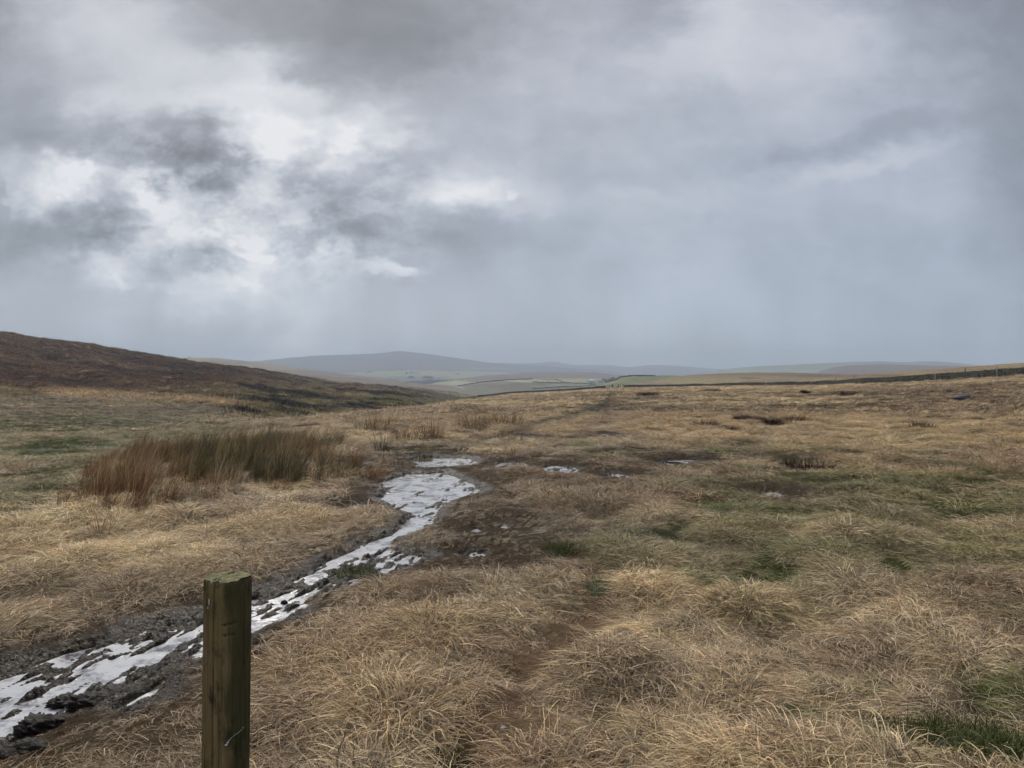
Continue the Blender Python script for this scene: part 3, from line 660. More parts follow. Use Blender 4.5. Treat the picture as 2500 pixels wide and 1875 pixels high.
# ------------------------------------------------------------------ the wooden post
def post():
    Yp = 1.66; top = EYE-(1409-HZ)/F*Yp; xt = at(557, Yp); xb = at(557-8.0/(1875-1400)*(1409-915+0)*0-0, Yp)
    root = empty('wooden_post', (xt-.018, Yp, 0)); tag(root, 'weathered green brown round wooden post standing alone in the foreground', 'post')
    r0 = 109/F*Yp/2; na, nh = 220, 420
    th = np.linspace(0, 2*math.pi, na, endpoint=False); hh = np.linspace(-.15, top, nh)
    T, Z = np.meshgrid(th, hh)
    # th measured so that -pi/2 faces the viewer
    rad = r0*(1+.012*np.cos(2*T+.5)+.010*np.sin(3*T+Z*2))+(fbm(T*9, Z*1.5, 7, 3)-.5)*.0022+(vnoise(T*26, Z*2.5, 9)-.5)*.0012
    rad *= 1+(.0)*Z
    def dth(a): return (T-a+math.pi) % (2*math.pi)-math.pi
    face = math.atan2(-1, .36)                              # direction from post to viewer
    ck = face-.62+.02*np.sin(Z*9)+.008*np.sin(Z*41)+(top-Z)*(-.02)
    depth = .013*np.exp(-(((T-ck+math.pi) % (2*math.pi)-math.pi)/.022)**2)*(.55+.45*sstep(.5, top, Z))
    rad = rad-depth
    for zc, a0, a1, dp in ((top-.090, -.20, .38, .0060), (top-.113, -.18, .30, .0070)):
        aa = (T-face+math.pi) % (2*math.pi)-math.pi
        rad -= dp*np.exp(-((Z-zc-.004*aa)/.0017)**2)*sstep(a0-.05, a0, aa)*sstep(a1+.05, a1, aa)
    for a0, z0, z1, dp in ((.42, .2, .98, .0030), (-.25, .55, .88, .0022), (.75, .6, 1.17, .0030), (.12, .35, .62, .0022), (-1.05, .5, 1.17, .0030), (.95, .1, .75, .0026)):
        aa = (T-face-a0-.012*np.sin(Z*23+a0*9)+math.pi) % (2*math.pi)-math.pi
        rad -= dp*np.exp(-(aa/.011)**2)*sstep(z0-.03, z0+.06, Z)*sstep(z1+.03, z1-.06, Z)
    chip = sstep(.52, .72, vnoise(np.cos(T)*4+9, np.sin(T)*4+9, 77)); rad -= chip*.0045*sstep(top-.022, top-.002, Z)
    edge = np.clip((Z-(top-.006))/.006, 0, 1); rad = rad*(1-.05*edge**2)
    Zt = Z+ (Z > top-.05)*((fbm(np.cos(T)*2+5, np.sin(T)*2+5, 3, 3)-.5)*.006)
    X = rad*np.cos(T)+(Z-top)*.0135+.018; Yv = rad*np.sin(T)
    V = np.stack([X.ravel(), Yv.ravel(), Zt.ravel()], 1)
    me = fast_mesh('timber', V, grid_quads(nh, na, True))
    m, nt, b = new_mat('weathered algae stained timber')
    tc = N(nt, 'ShaderNodeTexCoord').outputs['Object']
    g1 = noise(nt, scaled(nt, tc, (90, 90, 5)), 1, 6, .65); g2 = noise(nt, scaled(nt, tc, (14, 14, 3)), 1, 5, .6); g3 = noise(nt, scaled(nt, tc, (30, 30, 14)), 1, 6, .7)
    c = mixc(nt, g1, (.070, .050, .024), (.33, .24, .115))
    r = ramp(nt, [(.42, 0.0), (.62, 1.0)]); L(nt, g2, r.inputs[0]); c = mixc(nt, math_(nt, 'MULTIPLY', r.outputs[0], .62), c, (.110, .112, .036))
    r = ramp(nt, [(.50, 0.0), (.66, 1.0)]); L(nt, g3, r.inputs[0]); c = mixc(nt, math_(nt, 'MULTIPLY', r.outputs[0], .8), c, (.022, .019, .012)); g5 = noise(nt, scaled(nt, tc, (170, 170, 2.5)), 1, 4, .7); r = ramp(nt, [(.36, 1.0), (.48, 0.0)]); L(nt, g5, r.inputs[0]); c = mixc(nt, math_(nt, 'MULTIPLY', r.outputs[0], .7), c, (.020, .014, .008))
    sxz = N(nt, 'ShaderNodeSeparateXYZ'); L(nt, tc, sxz.inputs[0]); st = N(nt, 'ShaderNodeMapRange', interpolation_type='SMOOTHSTEP'); L(nt, math_(nt, 'ADD', sxz.outputs[0], math_(nt, 'MULTIPLY', math_(nt, 'SUBTRACT', g2, .5), .12)), st.inputs[0]); st.inputs[1].default_value = .022; st.inputs[2].default_value = .05; c = mixc(nt, math_(nt, 'MULTIPLY', st.outputs[0], .68), c, (.018, .022, .010))  # right side darkened in the colour, as the shaded side of the round post
    g4 = noise(nt, scaled(nt, tc, (120, 120, 60)), 1, 4, .7); r = ramp(nt, [(.70, 0.0), (.76, 1.0)]); L(nt, g4, r.inputs[0]); c = mixc(nt, math_(nt, 'MULTIPLY', r.outputs[0], .35), c, (.22, .23, .20))
    L(nt, c, b.inputs['Base Color']); b.inputs['Roughness'].default_value = .75
    bump(nt, b, math_(nt, 'ADD', g1, math_(nt, 'MULTIPLY', g3, .5)), .6, .0025)
    me.materials.append(m); o = bpy.data.objects.new('timber', me); COL.objects.link(o); o.parent = root
    # the sawn top, covered with pale algae
    nr = 26; rr = np.linspace(0, 1, nr)[:, None]; rim = rad[-1][None]*.999; zz = Zt[-1][None]
    TT = th[None]; Xt = .018+rr*rim*np.cos(TT); Yt = rr*rim*np.sin(TT); Zz = zz*rr**2+top*(1-rr**2)+.002+(fbm(Xt*90, Yt*90, 17, 4)-.5)*.007-.004*np.exp(-((Xt-.018-Yt*.3+.01)/.0016)**2)
    me = fast_mesh('sawn_top', np.stack([Xt.ravel(), Yt.ravel(), Zz.ravel()], 1), grid_quads(nr, na, True))
    m, nt, b = new_mat('algae on sawn wood'); P = pos(nt)
    n1 = noise(nt, P, 60, 6, .7); r = ramp(nt, [(.38, (.085, .068, .040)), (.52, (.15, .145, .065)), (.70, (.24, .25, .13))]); L(nt, n1, r.inputs[0]); L(nt, r.outputs[0], b.inputs['Base Color']); bump(nt, b, noise(nt, P, 260, 4, .7), .7, .002)
    me.materials.append(m); o = bpy.data.objects.new('sawn_top', me); COL.objects.link(o); o.parent = root
    m, nt, b = new_mat('bird dropping white'); b.inputs['Base Color'].default_value = (.62, .64, .60, 1)
    def splat(px, py, w, h, nm='bird_dropping'):
        n = 22; z0 = EYE-(py-HZ)/F*(Yp-r0*.95)
        xc = (px-557)/F*(Yp)+.018; sx = math.sqrt(max(r0**2-(xc-.018)**2, 1e-6))
        V = []
        for i in range(n):
            a = 2*math.pi*i/n; k = random.uniform(.55, 1.15); dx = math.cos(a)*w*k; dz = math.sin(a)*h*k
            xx = xc+dx; yy = -math.sqrt(max(r0**2-(xx-.018-(z0-top)*.0135)**2, 1e-6))
            V.append((xx, yy*1.004-.0022, z0+dz))
        V.append((xc, -math.sqrt(max(r0**2-(xc-.018-(z0-top)*.0135)**2, 1e-6))*1.01-.0035, z0))
        mesh_obj(nm, V, [(i, (i+1) % n, n) for i in range(n)], m, root)
    splat(537,1417,.0022,.007); splat(505,1433,.0022,.006); splat(530,1470,.0018,.009); splat(560,1419,.0020,.0045); splat(527,1485,.0013,.004)
    for i in range(12):
        t = i/11; splat(572+30*t, 1818-32*t-(4*math.sin(t*5)), .0009+.0022*max(0, 1-t*3), .0010+.0012*max(0, 1-t*3), 'cobweb_fleck')
post()

# small pale down feather on the trodden path
def feather():
    x, y, z = drop(1228, 1795); n = 46
    V, Q, k = blades(n, np.zeros((n, 2)), rng.uniform(0, 6.28, n), rng.uniform(.1, 1.3, n), np.full(n, .016), np.full(n, .002), rng.uniform(0, 1.5, n), 3)
    me = fast_mesh('feather', V, Q); m, nt, b = new_mat('white down'); b.inputs['Base Color'].default_value = (.75, .76, .78, 1); me.materials.append(m)
    o = bpy.data.objects.new('feather', me); COL.objects.link(o); o.location = (x, y, z+.03); tag(o, 'tiny white down feather lying on the trodden brown grass', 'feather')
feather()
def slab():
    x, y, z = drop(2350, 977); M = mottled('blue grey stone', (.035, .045, .075), (.09, .10, .13), 6, .6, .4, .05)
    bm = bmesh.new(); bmesh.ops.create_icosphere(bm, subdivisions=3, radius=1)
    for v in bm.verts:
        c = v.co; k = .8+.5*float(fbm(np.array([c.x*1.5+4+c.z]), np.array([c.y*1.5]), 3, 3)[0]); v.co = (c.x*k*.42, c.y*k*.3, c.z*k*.11+c.x*.07)
    me = bpy.data.meshes.new('stone'); bm.to_mesh(me); bm.free(); me.materials.append(M)
    o = bpy.data.objects.new('stone', me); COL.objects.link(o); o.location = (x, y, z+.16); tag(o, 'dark blue grey flat stone lying in pale grass on the right', 'stone')
slab()

# ------------------------------------------------------------------ the dry stone wall, fence posts and gate
WALLPTS = [(1165,480),(1200,474),(1250,462),(1300,450),(1350,436),(1400,420),(1450,402),(1500,380),(1550,360),(1600,340),(1700,310),(1800,280),(1900,242),(2000,218),(2100,182),(2200,160),(2300,145),(2400,133),(2500,122),(2650,110)]
BASEY = [(1165,970),(1200,966),(1250,961),(1300,957),(1400,952),(1500,947.5),(1600,944.5),(1700,943),(1800,943),(1900,943),(2000,941),(2100,938),(2250,933),(2350,927),(2400,924),(2500,917),(2650,908)]
def wall_xy(px):
    Y = np.interp(px, [p[0] for p in WALLPTS], [p[1] for p in WALLPTS]); return at(px, Y), Y
M_wall = None
def stone_mat():
    m, nt, b = new_mat('dark gritstone'); a = N(nt, 'ShaderNodeAttribute', attribute_name='shade').outputs['Fac']
    n = noise(nt, pos(nt), 3, 5, .7)
    c = mixc(nt, a, (.026, .025, .024), (.105, .100, .090)); c = mixc(nt, math_(nt, 'MULTIPLY', n, .5), c, (.075, .085, .05))
    L(nt, c, b.inputs['Base Color']); b.inputs['Roughness'].default_value = .9
    return m
M_wall = stone_mat()
def stone_boxes(C, S, yaw, jit=.18):
    """boxes with jittered corners: C (n,3), S (n,3) half sizes"""
    n = len(C); cor = np.array([(-1,-1,-1),(1,-1,-1),(1,1,-1),(-1,1,-1),(-1,-1,1),(1,-1,1),(1,1,1),(-1,1,1)], float)
    P = cor[None]*S[:, None, :]*(1+rng.uniform(-jit, jit, (n, 8, 3)))
    c, s = np.cos(yaw)[:, None], np.sin(yaw)[:, None]
    Pw = np.stack([P[..., 0]*c-P[..., 1]*s, P[..., 0]*s+P[..., 1]*c, P[..., 2]], -1)+C[:, None, :]
    q = np.array([(0,3,2,1),(4,5,6,7),(0,1,5,4),(1,2,6,5),(2,3,7,6),(3,0,4,7)])
    return Pw.reshape(-1, 3), (q[None]+(np.arange(n)*8)[:, None, None]).reshape(-1, 4)
def wall(p0, p1, label, hgt=1.15):
    pxs = np.linspace(p0, p1, 3000); X, Y = wall_xy(pxs)
    s = np.concatenate([[0], np.cumsum(np.hypot(np.diff(X), np.diff(Y)))])
    C = []; S = []; yaw = []
    root = empty('dry_stone_wall', (float(X[0]), float(Y[0]), Hs(X[0], Y[0]))); tag(root, label, 'wall')
    cstep = .19; d = 0
    while d < s[-1]-.3:
        y0 = np.interp(d, s, Y); w = .26+.0012*y0*random.uniform(.6, 1.5)+random.uniform(0, .15)
        x0 = np.interp(d, s, X); x1 = np.interp(d+w, s, X); y1 = np.interp(d+w, s, Y)
        a = math.atan2(y1-y0, x1-x0); C.append((x0+(x1-x0)/2, (y0+y1)/2)); S.append(math.hypot(x1-x0, y1-y0)/2); yaw.append(a); d += w
    C = np.array(C); S = np.array(S); yaw = np.array(yaw); z0 = H(C[:, 0], C[:, 1])
    k = 7; zz = np.convolve(np.pad(z0, k, 'edge'), np.ones(2*k+1)/(2*k+1), 'valid')
    hv = hgt*(1+(fbm(C[:, 0]*.08, C[:, 1]*.08, 7, 3)-.5)*.35)
    VV = []; QQ = []; off = 0; sh = []
    nc = 6
    for j in range(nc):
        zc = zz-.15+(hv+.15)*(j+.5)/nc; th = .30-.10*j/nc
        CC = np.stack([C[:, 0]+rng.uniform(-.12, .12, len(C))*np.cos(yaw), C[:, 1]+rng.uniform(-.12, .12, len(C))*np.sin(yaw), zc+rng.uniform(-.02, .02, len(C))], 1)
        SS = np.stack([S*rng.uniform(.7, 1.05, len(C)), th*rng.uniform(.8, 1.25, len(C)), (hv+.15)/nc*.5*rng.uniform(.75, 1.1, len(C))], 1)
        V, Q = stone_boxes(CC, SS, yaw); VV.append(V); QQ.append(Q+off); off += len(V); sh.append(np.repeat(rng.uniform(0, 1, len(C))**1.5, 8))
    me = fast_mesh('stone_courses', np.concatenate(VV), np.concatenate(QQ), False); fattr(me, 'shade', np.concatenate(sh)); me.materials.append(M_wall)
    o = bpy.data.objects.new('stone_courses', me); COL.objects.link(o); o.parent = root; me.transform(__import__('mathutils').Matrix.Translation(-root.location))
    CC = np.stack([C[:, 0], C[:, 1], zz+hv+.07], 1); nn = len(C)
    V, Q = stone_boxes(CC, np.stack([S*.75, np.full(nn, .17), rng.uniform(.06, .13, nn)], 1), yaw, .35)
    me = fast_mesh('cope_stones', V, Q, False); fattr(me, 'shade', np.repeat(rng.uniform(0, 1, nn), 8)); me.materials.append(M_wall)
    o = bpy.data.objects.new('cope_stones', me); COL.objects.link(o); o.parent = root; me.transform(__import__('mathutils').Matrix.Translation(-root.location))
wall(1165, 1478, 'long dark dry stone wall running down the moor to the valley on the left of the gate')
wall(1524, 2650, 'dark dry stone wall climbing from the gate to the right edge')

M_wood = mottled('grey fence timber', (.24, .22, .19), (.42, .39, .34), 8, .85, .4, .01, (1, 1, .1))
M_wdark = mottled('dark wet timber', (.028, .024, .019), (.075, .062, .05), 8, .85, .4, .01, (1, 1, .1))
def fence_post(px, side, h, mat, label, w=.06, name='fence_post', g='fence posts along the dry stone wall'):
    X, Y = wall_xy(px); Y2 = float(Y)+side; X2 = at(px, Y2); z = Hs(X2, Y2)
    n = 8; V = []; lean = random.uniform(-.03, .03)
    for k, (zz, r) in enumerate(((-.3, 1), (0, 1), (h*.5, .97), (h-.04, .95), (h, .6))):
        for i in range(n):
            a = 2*math.pi*i/n; V.append((math.cos(a)*w*r*random.uniform(.93, 1.05)+lean*zz, math.sin(a)*w*r, zz))
    Fc = [(k*n+i, k*n+(i+1) % n, (k+1)*n+(i+1) % n, (k+1)*n+i) for k in range(4) for i in range(n)]+[tuple(range(4*n, 5*n))]
    o = mesh_obj(name, V, Fc, mat); o.location = (X2, Y2, z); tag(o, label, name.replace('_', ' '), g); return o
fence_post(1870, -4, 1.6, M_wood, 'pale leaning fence post before the wall at the middle of the right half', .10)
fence_post(1980, -3, 1.6, M_wood, 'grey fence post against the wall beneath the flat topped far hill', .09)
fence_post(2283, -2.5, 1.55, M_wood, 'pale fence post before the tall part of the wall, second from the right edge', .08)
fence_post(2434, -2, 1.75, M_wood, 'stout grey fence post before the wall nearest the right edge', .09)
for px, h, lab in ((1551,1.9,'dark thin fence post first right of the gate'),(1588,1.9,'dark thin fence post second right of the gate'),(1628,1.9,'dark thin fence post third right of the gate'),
    (1670,1.8,'thin fence post behind the wall left of the pale leaning post'),(1780,1.8,'thin fence post behind the wall nearest left of the pale leaning post'),(1825,1.9,'thin stake over the wall top a little left of the pale leaning post'),
    (1925,1.9,'short stake showing over the wall top between the two pale posts'),(2040,1.9,'dark stake over the wall top under the flat topped hill'),(2085,1.9,'dark stake over the wall top right of the flat topped hill centre'),
    (2357,1.9,'broken stake over the wall top between the two right hand posts'),
    (1413,1.7,'thin dark stake just left of the gate behind the wall'),(1382,1.7,'thin stake left of the one nearest the gate'),(1350,1.7,'stake over the wall below the pale far fields'),
    (1315,1.6,'stake over the wall in front of the pale barn side slope'),(1287,1.7,'taller stake standing over the middle of the left wall'),(1245,1.6,'stake over the left wall right of the track end'),(1207,1.7,'stake over the left wall nearest the pale track')):
    fence_post(px, 1.2, h, M_wdark, lab, .07)
for px, h, w, lab in ((1484,1.7,.13,'dark gatepost furthest left of the gate group'),(1489,1.8,.12,'dark gatepost second from the left of the gate group'),(1495,2.0,.32,'thick dark stone gatepost left of the gate'),
    (1509.5,2.0,.22,'dark gatepost right of the gate'),(1514.5,1.9,.13,'slim post just right of the gate'),(1521,1.8,.16,'dark post at the end of the right wall')):
    fence_post(px, 0, h, M_wdark, lab, w, 'gate_post', 'posts of the far gate')
def gate():
    X0, Y0 = wall_xy(1497.5); X1, Y1 = wall_xy(1508); z = Hs(X0, Y0); root = empty('field_gate', (float(X0), float(Y0), z), math.atan2(Y1-Y0, X1-X0)); tag(root, 'pale wooden five bar gate in the gap of the stone wall', 'gate')
    Lg = math.hypot(X1-X0, Y1-Y0)
    def bar(nm, x0, z0, x1, z1, t=.05, dy=0.0):
        dx, dz = x1-x0, z1-z0; l = math.hypot(dx, dz); nx, nz = -dz/l*t, dx/l*t
        V = [(x0+nx, dy-.03, z0+nz), (x1+nx, dy-.03, z1+nz), (x1-nx, dy-.03, z1-nz), (x0-nx, dy-.03, z0-nz)]; V += [(a, dy+.03, c) for a, b, c in V]
        mesh_obj(nm, V, [(0,1,2,3),(7,6,5,4),(0,4,5,1),(1,5,6,2),(2,6,7,3),(3,7,4,0)], M_wood, root)
    for i in range(5): bar('rail', 0, .3+.24*i, Lg, .3+.24*i)
    bar('stile', .05, .15, .05, 1.45, .06, -.064); bar('stile', Lg-.05, .15, Lg-.05, 1.35, .06, -.064); bar('brace', .1, .3, Lg-.1, 1.25, .05, .064)
gate()

# ------------------------------------------------------------------ hills and far country
def hill(name, crest, Yc, front, back, slope, mat, relief=(.010, 6), step=4.0, tors=None, nrow=60, colorf=None, shape=1.0):
    pxs = np.arange(crest[0][0], crest[-1][0]+.1, step)
    ys = pchip([c[0] for c in crest], [c[1] for c in crest], pxs)
    zc = EYE-(ys-HZ)/F*Yc
    t = np.concatenate([np.linspace(-1, 0, nrow)**1, np.linspace(0, 1, nrow//3)[1:]])
    t = np.sign(t)*np.abs(t)**1.25
    PX, T = np.meshgrid(pxs, t)
    Yg = np.where(T < 0, Yc+T*front, Yc+T*back)
    X = (PX-CX)/F*Yc*(1+(Yg/Yc-1)*.9); 
    dist = np.abs(Yg-Yc); rnd = Yc*.03
    fall = np.sqrt(dist**2+rnd**2)-rnd
    Z = zc[None]-fall*np.where(T < 0, slope, slope*1.3)
    a, wl = relief; amp = Yc*a
    e = sstep(0, .10, np.abs(T))
    Z = Z+(fbm(X/(Yc*.05), Yg/(Yc*.05), hash(len(crest)*7+int(Yc)) % 97, 5)-.5)*amp*e
    Z = Z+(fbm(X/(Yc*.006)+3, Yg/(Yc*.012), 5, 3)-.5)*Yc*.0009
    if tors is not None:
        for tx, th in tors: Z = Z+th*np.exp(-((PX-tx)/5.0)**2)*np.exp(-(T/.02)**2)*Yc/F
    V = np.stack([X.ravel(), Yg.ravel(), Z.ravel()], 1)
    me = fast_mesh(name, V, grid_quads(len(t), len(pxs)))
    me.materials.append(mat)
    if colorf is not None:
        py = HZ+F*(EYE-Z)/Yg; pp = CX+F*X/Yg; cattr(me, 'cover', colorf(pp.ravel(), py.ravel(), X.ravel(), Yg.ravel()))
    o = bpy.data.objects.new(name, me); COL.objects.link(o); tag(o, kind='structure')
    def surf(px, py):
        """the point of this hill's front seen at a photo pixel"""
        col = np.argmin(np.abs(pxs-px)); zz = Z[:, col]; yy = Yg[:, col]; p = HZ+F*(EYE-zz)/yy
        k = int(np.argmin(np.abs(p-py)+(t > 0)*1e3)); return (px-CX)/F*yy[k], float(yy[k]), float(zz[k])
    return surf
def cover_mat(name, scale):
    m, nt, b = new_mat(name); c = N(nt, 'ShaderNodeAttribute', attribute_name='cover').outputs['Color']; P = pos(nt)
    n1 = noise(nt, P, scale, 5, .65); n2 = noise(nt, P, scale*6, 4, .65)
    v = math_(nt, 'MULTIPLY', math_(nt, 'MULTIPLY_ADD', n1, 1.9, .05), math_(nt, 'MULTIPLY_ADD', n2, 1.6, .2))
    L(nt, mixc(nt, 1.0, c, v, 'MULTIPLY'), b.inputs['Base Color']); b.inputs['Roughness'].default_value = .95
    bump(nt, b, math_(nt, 'ADD', n1, math_(nt, 'MULTIPLY', n2, .3)), .5, .25/scale)
    return m
M_near = cover_mat('slope beyond the wall', .35); M_mid = cover_mat('middle moor', .05); M_far = cover_mat('far moor', .012)
def C3(*a): return np.array(a)
def blendf(base, specs, ns=.004):
    def f(px, py, X, Y):
        n = fbm(X*ns, Y*ns, 33, 4); n2 = fbm(X*ns*5, Y*ns*5, 35, 3)
        c = np.ones((len(px), 1))*base[None]; c = c*(.75+.5*n[:, None])
        for bx, by, rx, ry, col, s in specs:
            w = (s*sstep(1.15, .75, np.hypot((px-bx)/rx, (py-by)/ry)+(n2-.5)*.5))[:, None]; c = c*(1-w)+col[None]*w
        return c
    return f
tan = C3(.21,.155,.085); mb = C3(.11,.075,.055); gr = C3(.16,.18,.08); pale = C3(.30,.265,.16); dk = C3(.06,.05,.04)
hG = hill('hill', [(1900,945),(1980,930),(2040,918),(2100,914.5),(2200,908),(2300,900),(2400,893),(2500,886),(2700,876),(3000,868)], 270, 140, 160, .045, M_near, (.004,1), 3, colorf=blendf(tan, [(2100,918,120,6,C3(.14,.10,.06),.7),(2350,905,120,3,C3(.15,.11,.06),.5),(2400,897,160,3,C3(.18,.13,.07),.5)], .03))
hH2 = hill('hill', [(1500,950),(1530,941),(1565,935),(1600,928.5),(1640,920.5),(1700,914.5),(1760,912),(1850,909.5),(1950,911.5),(2050,914.5),(2150,918),(2260,928)], 560, 230, 250, .030, M_near, (.004,1), 3, colorf=blendf(C3(.19,.145,.08), [(1900,914,250,4,C3(.13,.085,.055),.6),(2050,918,160,4,C3(.11,.07,.05),.7),(1700,930,120,8,C3(.22,.20,.09),.5),(1830,923,30,2,C3(.09,.07,.05),.8)], .02))
hH1 = hill('hill', [(1440,948),(1470,935),(1490,928.5),(1512,921.5),(1545,917.3),(1600,917.5),(1660,918),(1720,922),(1780,935)], 900, 380, 300, .030, M_mid, (.004,1), 2, colorf=blendf(C3(.135,.14,.065), [(1560,928,60,5,C3(.10,.12,.045),.7),(1500,932,40,4,gr,.6)], .012))
hF = hill('hill', [(1040,962),(1080,950),(1110,943.5),(1140,937.5),(1180,932),(1250,926),(1300,924.5),(1380,925),(1440,928),(1480,932),(1520,938),(1560,950)], 1500, 650, 400, .035, M_mid, (.004,1), 2,
   colorf=blendf(C3(.125,.115,.065), [(1180,936,70,4,C3(.20,.20,.10),.6),(1290,929.5,60,4,pale,1),(1400,930,60,6,C3(.25,.23,.13),1),(1250,940,150,5,C3(.085,.07,.055),.6),(1400,943,120,4,C3(.13,.15,.08),.8),(1420,940,90,2,C3(.17,.2,.11),.6)], .008))
hE = hill('hill', [(1010,950),(1035,938),(1050,933.5),(1100,927),(1180,918),(1260,911.5),(1350,908.5),(1440,909.5),(1500,915),(1545,918),(1620,925),(1700,935)], 2600, 1000, 700, .030, M_mid, (.004,1), 2,
   colorf=blendf(C3(.13,.085,.07), [(1090,933,60,5,C3(.26,.27,.13),1),(1150,937,90,4,C3(.27,.26,.14),.9),(1060,937,40,4,C3(.20,.22,.10),.9),(1260,923,160,2.5,C3(.10,.07,.06),.7),(1400,926,120,3,C3(.24,.22,.13),.8)], .005))
hA2 = hill('hill', [(480,905),(600,904.5),(705,912),(800,919),(888,925),(1010,935.5),(1112,944.5),(1160,955),(1190,968),(1230,985)], 1350, 480, 400, .030, M_mid, (.004,1), 3, colorf=blendf(C3(.13,.085,.062), [(1100,950,60,5,C3(.15,.14,.08),.8),(1140,956,50,5,C3(.16,.16,.09),.7)], .008))
hB = hill('hill', [(300,905),(360,890),(400,879.5),(440,875.5),(470,874),(520,874),(560,877.5),(620,884),(680,892),(740,901),(830,912),(900,920),(960,928),(1010,935),(1060,945)], 1850, 500, 500, .075, M_mid, (.003,1), 2, tors=[(462,3.2),(404,2),(434,1.5),(520,1.3),(536,1.2)],
   colorf=blendf(C3(.20,.155,.085), [(540,886,80,4,C3(.12,.09,.07),.8),(760,912,170,9,C3(.13,.09,.065),.95),(880,926,130,8,C3(.12,.085,.065),.9),(440,880,60,4,C3(.28,.22,.14),.6)], .005))
hD = hill('hill', [(700,930),(800,915),(900,907.5),(1000,904),(1100,904.5),(1200,908),(1300,911),(1400,915),(1500,922)], 4000, 1500, 500, .028, M_far, (.0025,1), 3,
   colorf=blendf(C3(.16,.17,.08), [(940,911,90,4,C3(.20,.225,.09),.9),(1010,912,60,3,C3(.16,.17,.08),1),(1090,915,100,3,C3(.20,.21,.11),.9),(1190,912,120,2.5,C3(.25,.20,.14),1),(990,927,110,8,C3(.10,.08,.08),.9),(880,920,60,5,C3(.15,.12,.09),.8),(1160,921,70,3,C3(.22,.24,.11),.8)], .003))
hC = hill('hill', [(480,925),(520,900),(570,886.5),(640,880),(700,874.5),(760,869),(830,866.5),(900,864),(940,861),(975,857.5),(1020,861.5),(1100,872),(1160,880.5),(1200,886),(1300,893),(1400,899),(1500,908),(1600,925)], 5200, 1500, 700, .125, M_far, (.004,1), 4, tors=[(760,.9),(1020,.6),(700,.7)],
   colorf=blendf(C3(.055,.045,.055), [(860,895,110,7,C3(.11,.085,.075),.7),(1020,890,60,6,C3(.13,.10,.08),.5),(700,880,80,4,C3(.12,.09,.08),.5),(1170,899,70,1.8,C3(.25,.2,.16),.9)], .003))
hC2 = hill('hill', [(900,915),(1000,893),(1100,887),(1190,886),(1300,887),(1325,886),(1347,884),(1385,889),(1420,892.5),(1480,891),(1530,896),(1580,892.2),(1620,892),(1700,897),(1800,903),(1900,906),(2050,910),(2200,920)], 6700, 1500, 250, .08, M_far, (.003,1), 5, colorf=blendf(C3(.09,.07,.07), [], .002))
hI1 = hill('hill', [(1560,925),(1650,917),(1750,904),(1830,896),(1950,889.5),(2080,883.8),(2150,882.3),(2200,883.8),(2260,882.3),(2310,884),(2350,888),(2400,893),(2460,902),(2550,918)], 4200, 1300, 600, .062, M_far, (.002,1), 4, colorf=blendf(C3(.15,.16,.09), [(2200,888,200,4,C3(.12,.10,.09),.6),(1850,905,150,5,C3(.18,.21,.11),.7)], .003))
hI2 = hill('hill', [(1960,930),(1985,915),(2005,905),(2025,899),(2050,894.5),(2085,892),(2150,890.3),(2250,892),(2330,893.5),(2400,897),(2470,906),(2560,925)], 2400, 700, 500, .058, M_mid, (.003,1), 3, colorf=blendf(C3(.115,.08,.058), [(2150,902,150,5,C3(.14,.10,.07),.5)], .006))

# pale track on the slope beyond the stream
def track():
    pts = [(1112,944.8),(1125,946),(1140,948),(1155,951),(1168,955),(1180,960)]
    L_, R_ = [], []
    xs = np.linspace(1112, 1182, 40); ys = np.interp(xs, [p[0] for p in pts], [p[1] for p in pts])
    V = []
    for i, (x, y) in enumerate(zip(xs, ys)):
        X, Y, Z = hA2(x, y-.5); w = 1.3+.6*i/40
        V += [(X-w*.6, Y-w*3.2, Z+.25), (X+w*.6, Y+w*3.2, Z+.55)]
    Fc = [(2*i, 2*i+2, 2*i+3, 2*i+1) for i in range(39)]
    o = mesh_obj('track', V, Fc, mottled('pale stone track', (.45, .42, .36), (.6, .57, .5), .4)); tag(o, kind='structure')
track()

# ------------------------------------------------------------------ the farm and far trees
def boxm(nm, x0, x1, y0, y1, z0, z1, mat, parent):
    V = [(x0,y0,z0),(x1,y0,z0),(x1,y1,z0),(x0,y1,z0),(x0,y0,z1),(x1,y0,z1),(x1,y1,z1),(x0,y1,z1)]
    return mesh_obj(nm, V, [(0,3,2,1),(4,5,6,7),(0,1,5,4),(1,2,6,5),(2,3,7,6),(3,0,4,7)], mat, parent)
M_teal = mottled('pale green sheet cladding', (.30, .40, .38), (.38, .47, .45), .8, .6, .2, .05, (6, 6, .3)); M_roof = mottled('pale sheet roof', (.46, .52, .54), (.55, .60, .62), .8, .5, .2, .05)
M_stone = mottled('pale stone walls', (.28, .26, .22), (.42, .40, .35), 1.5); M_slate = mottled('grey slate roof', (.16, .17, .19), (.25, .26, .28), 1.5); M_black = mottled('dark opening', (.015, .015, .015), (.03, .03, .03), 1)
M_white = mottled('white render', (.68, .68, .66), (.76, .76, .74), 1)
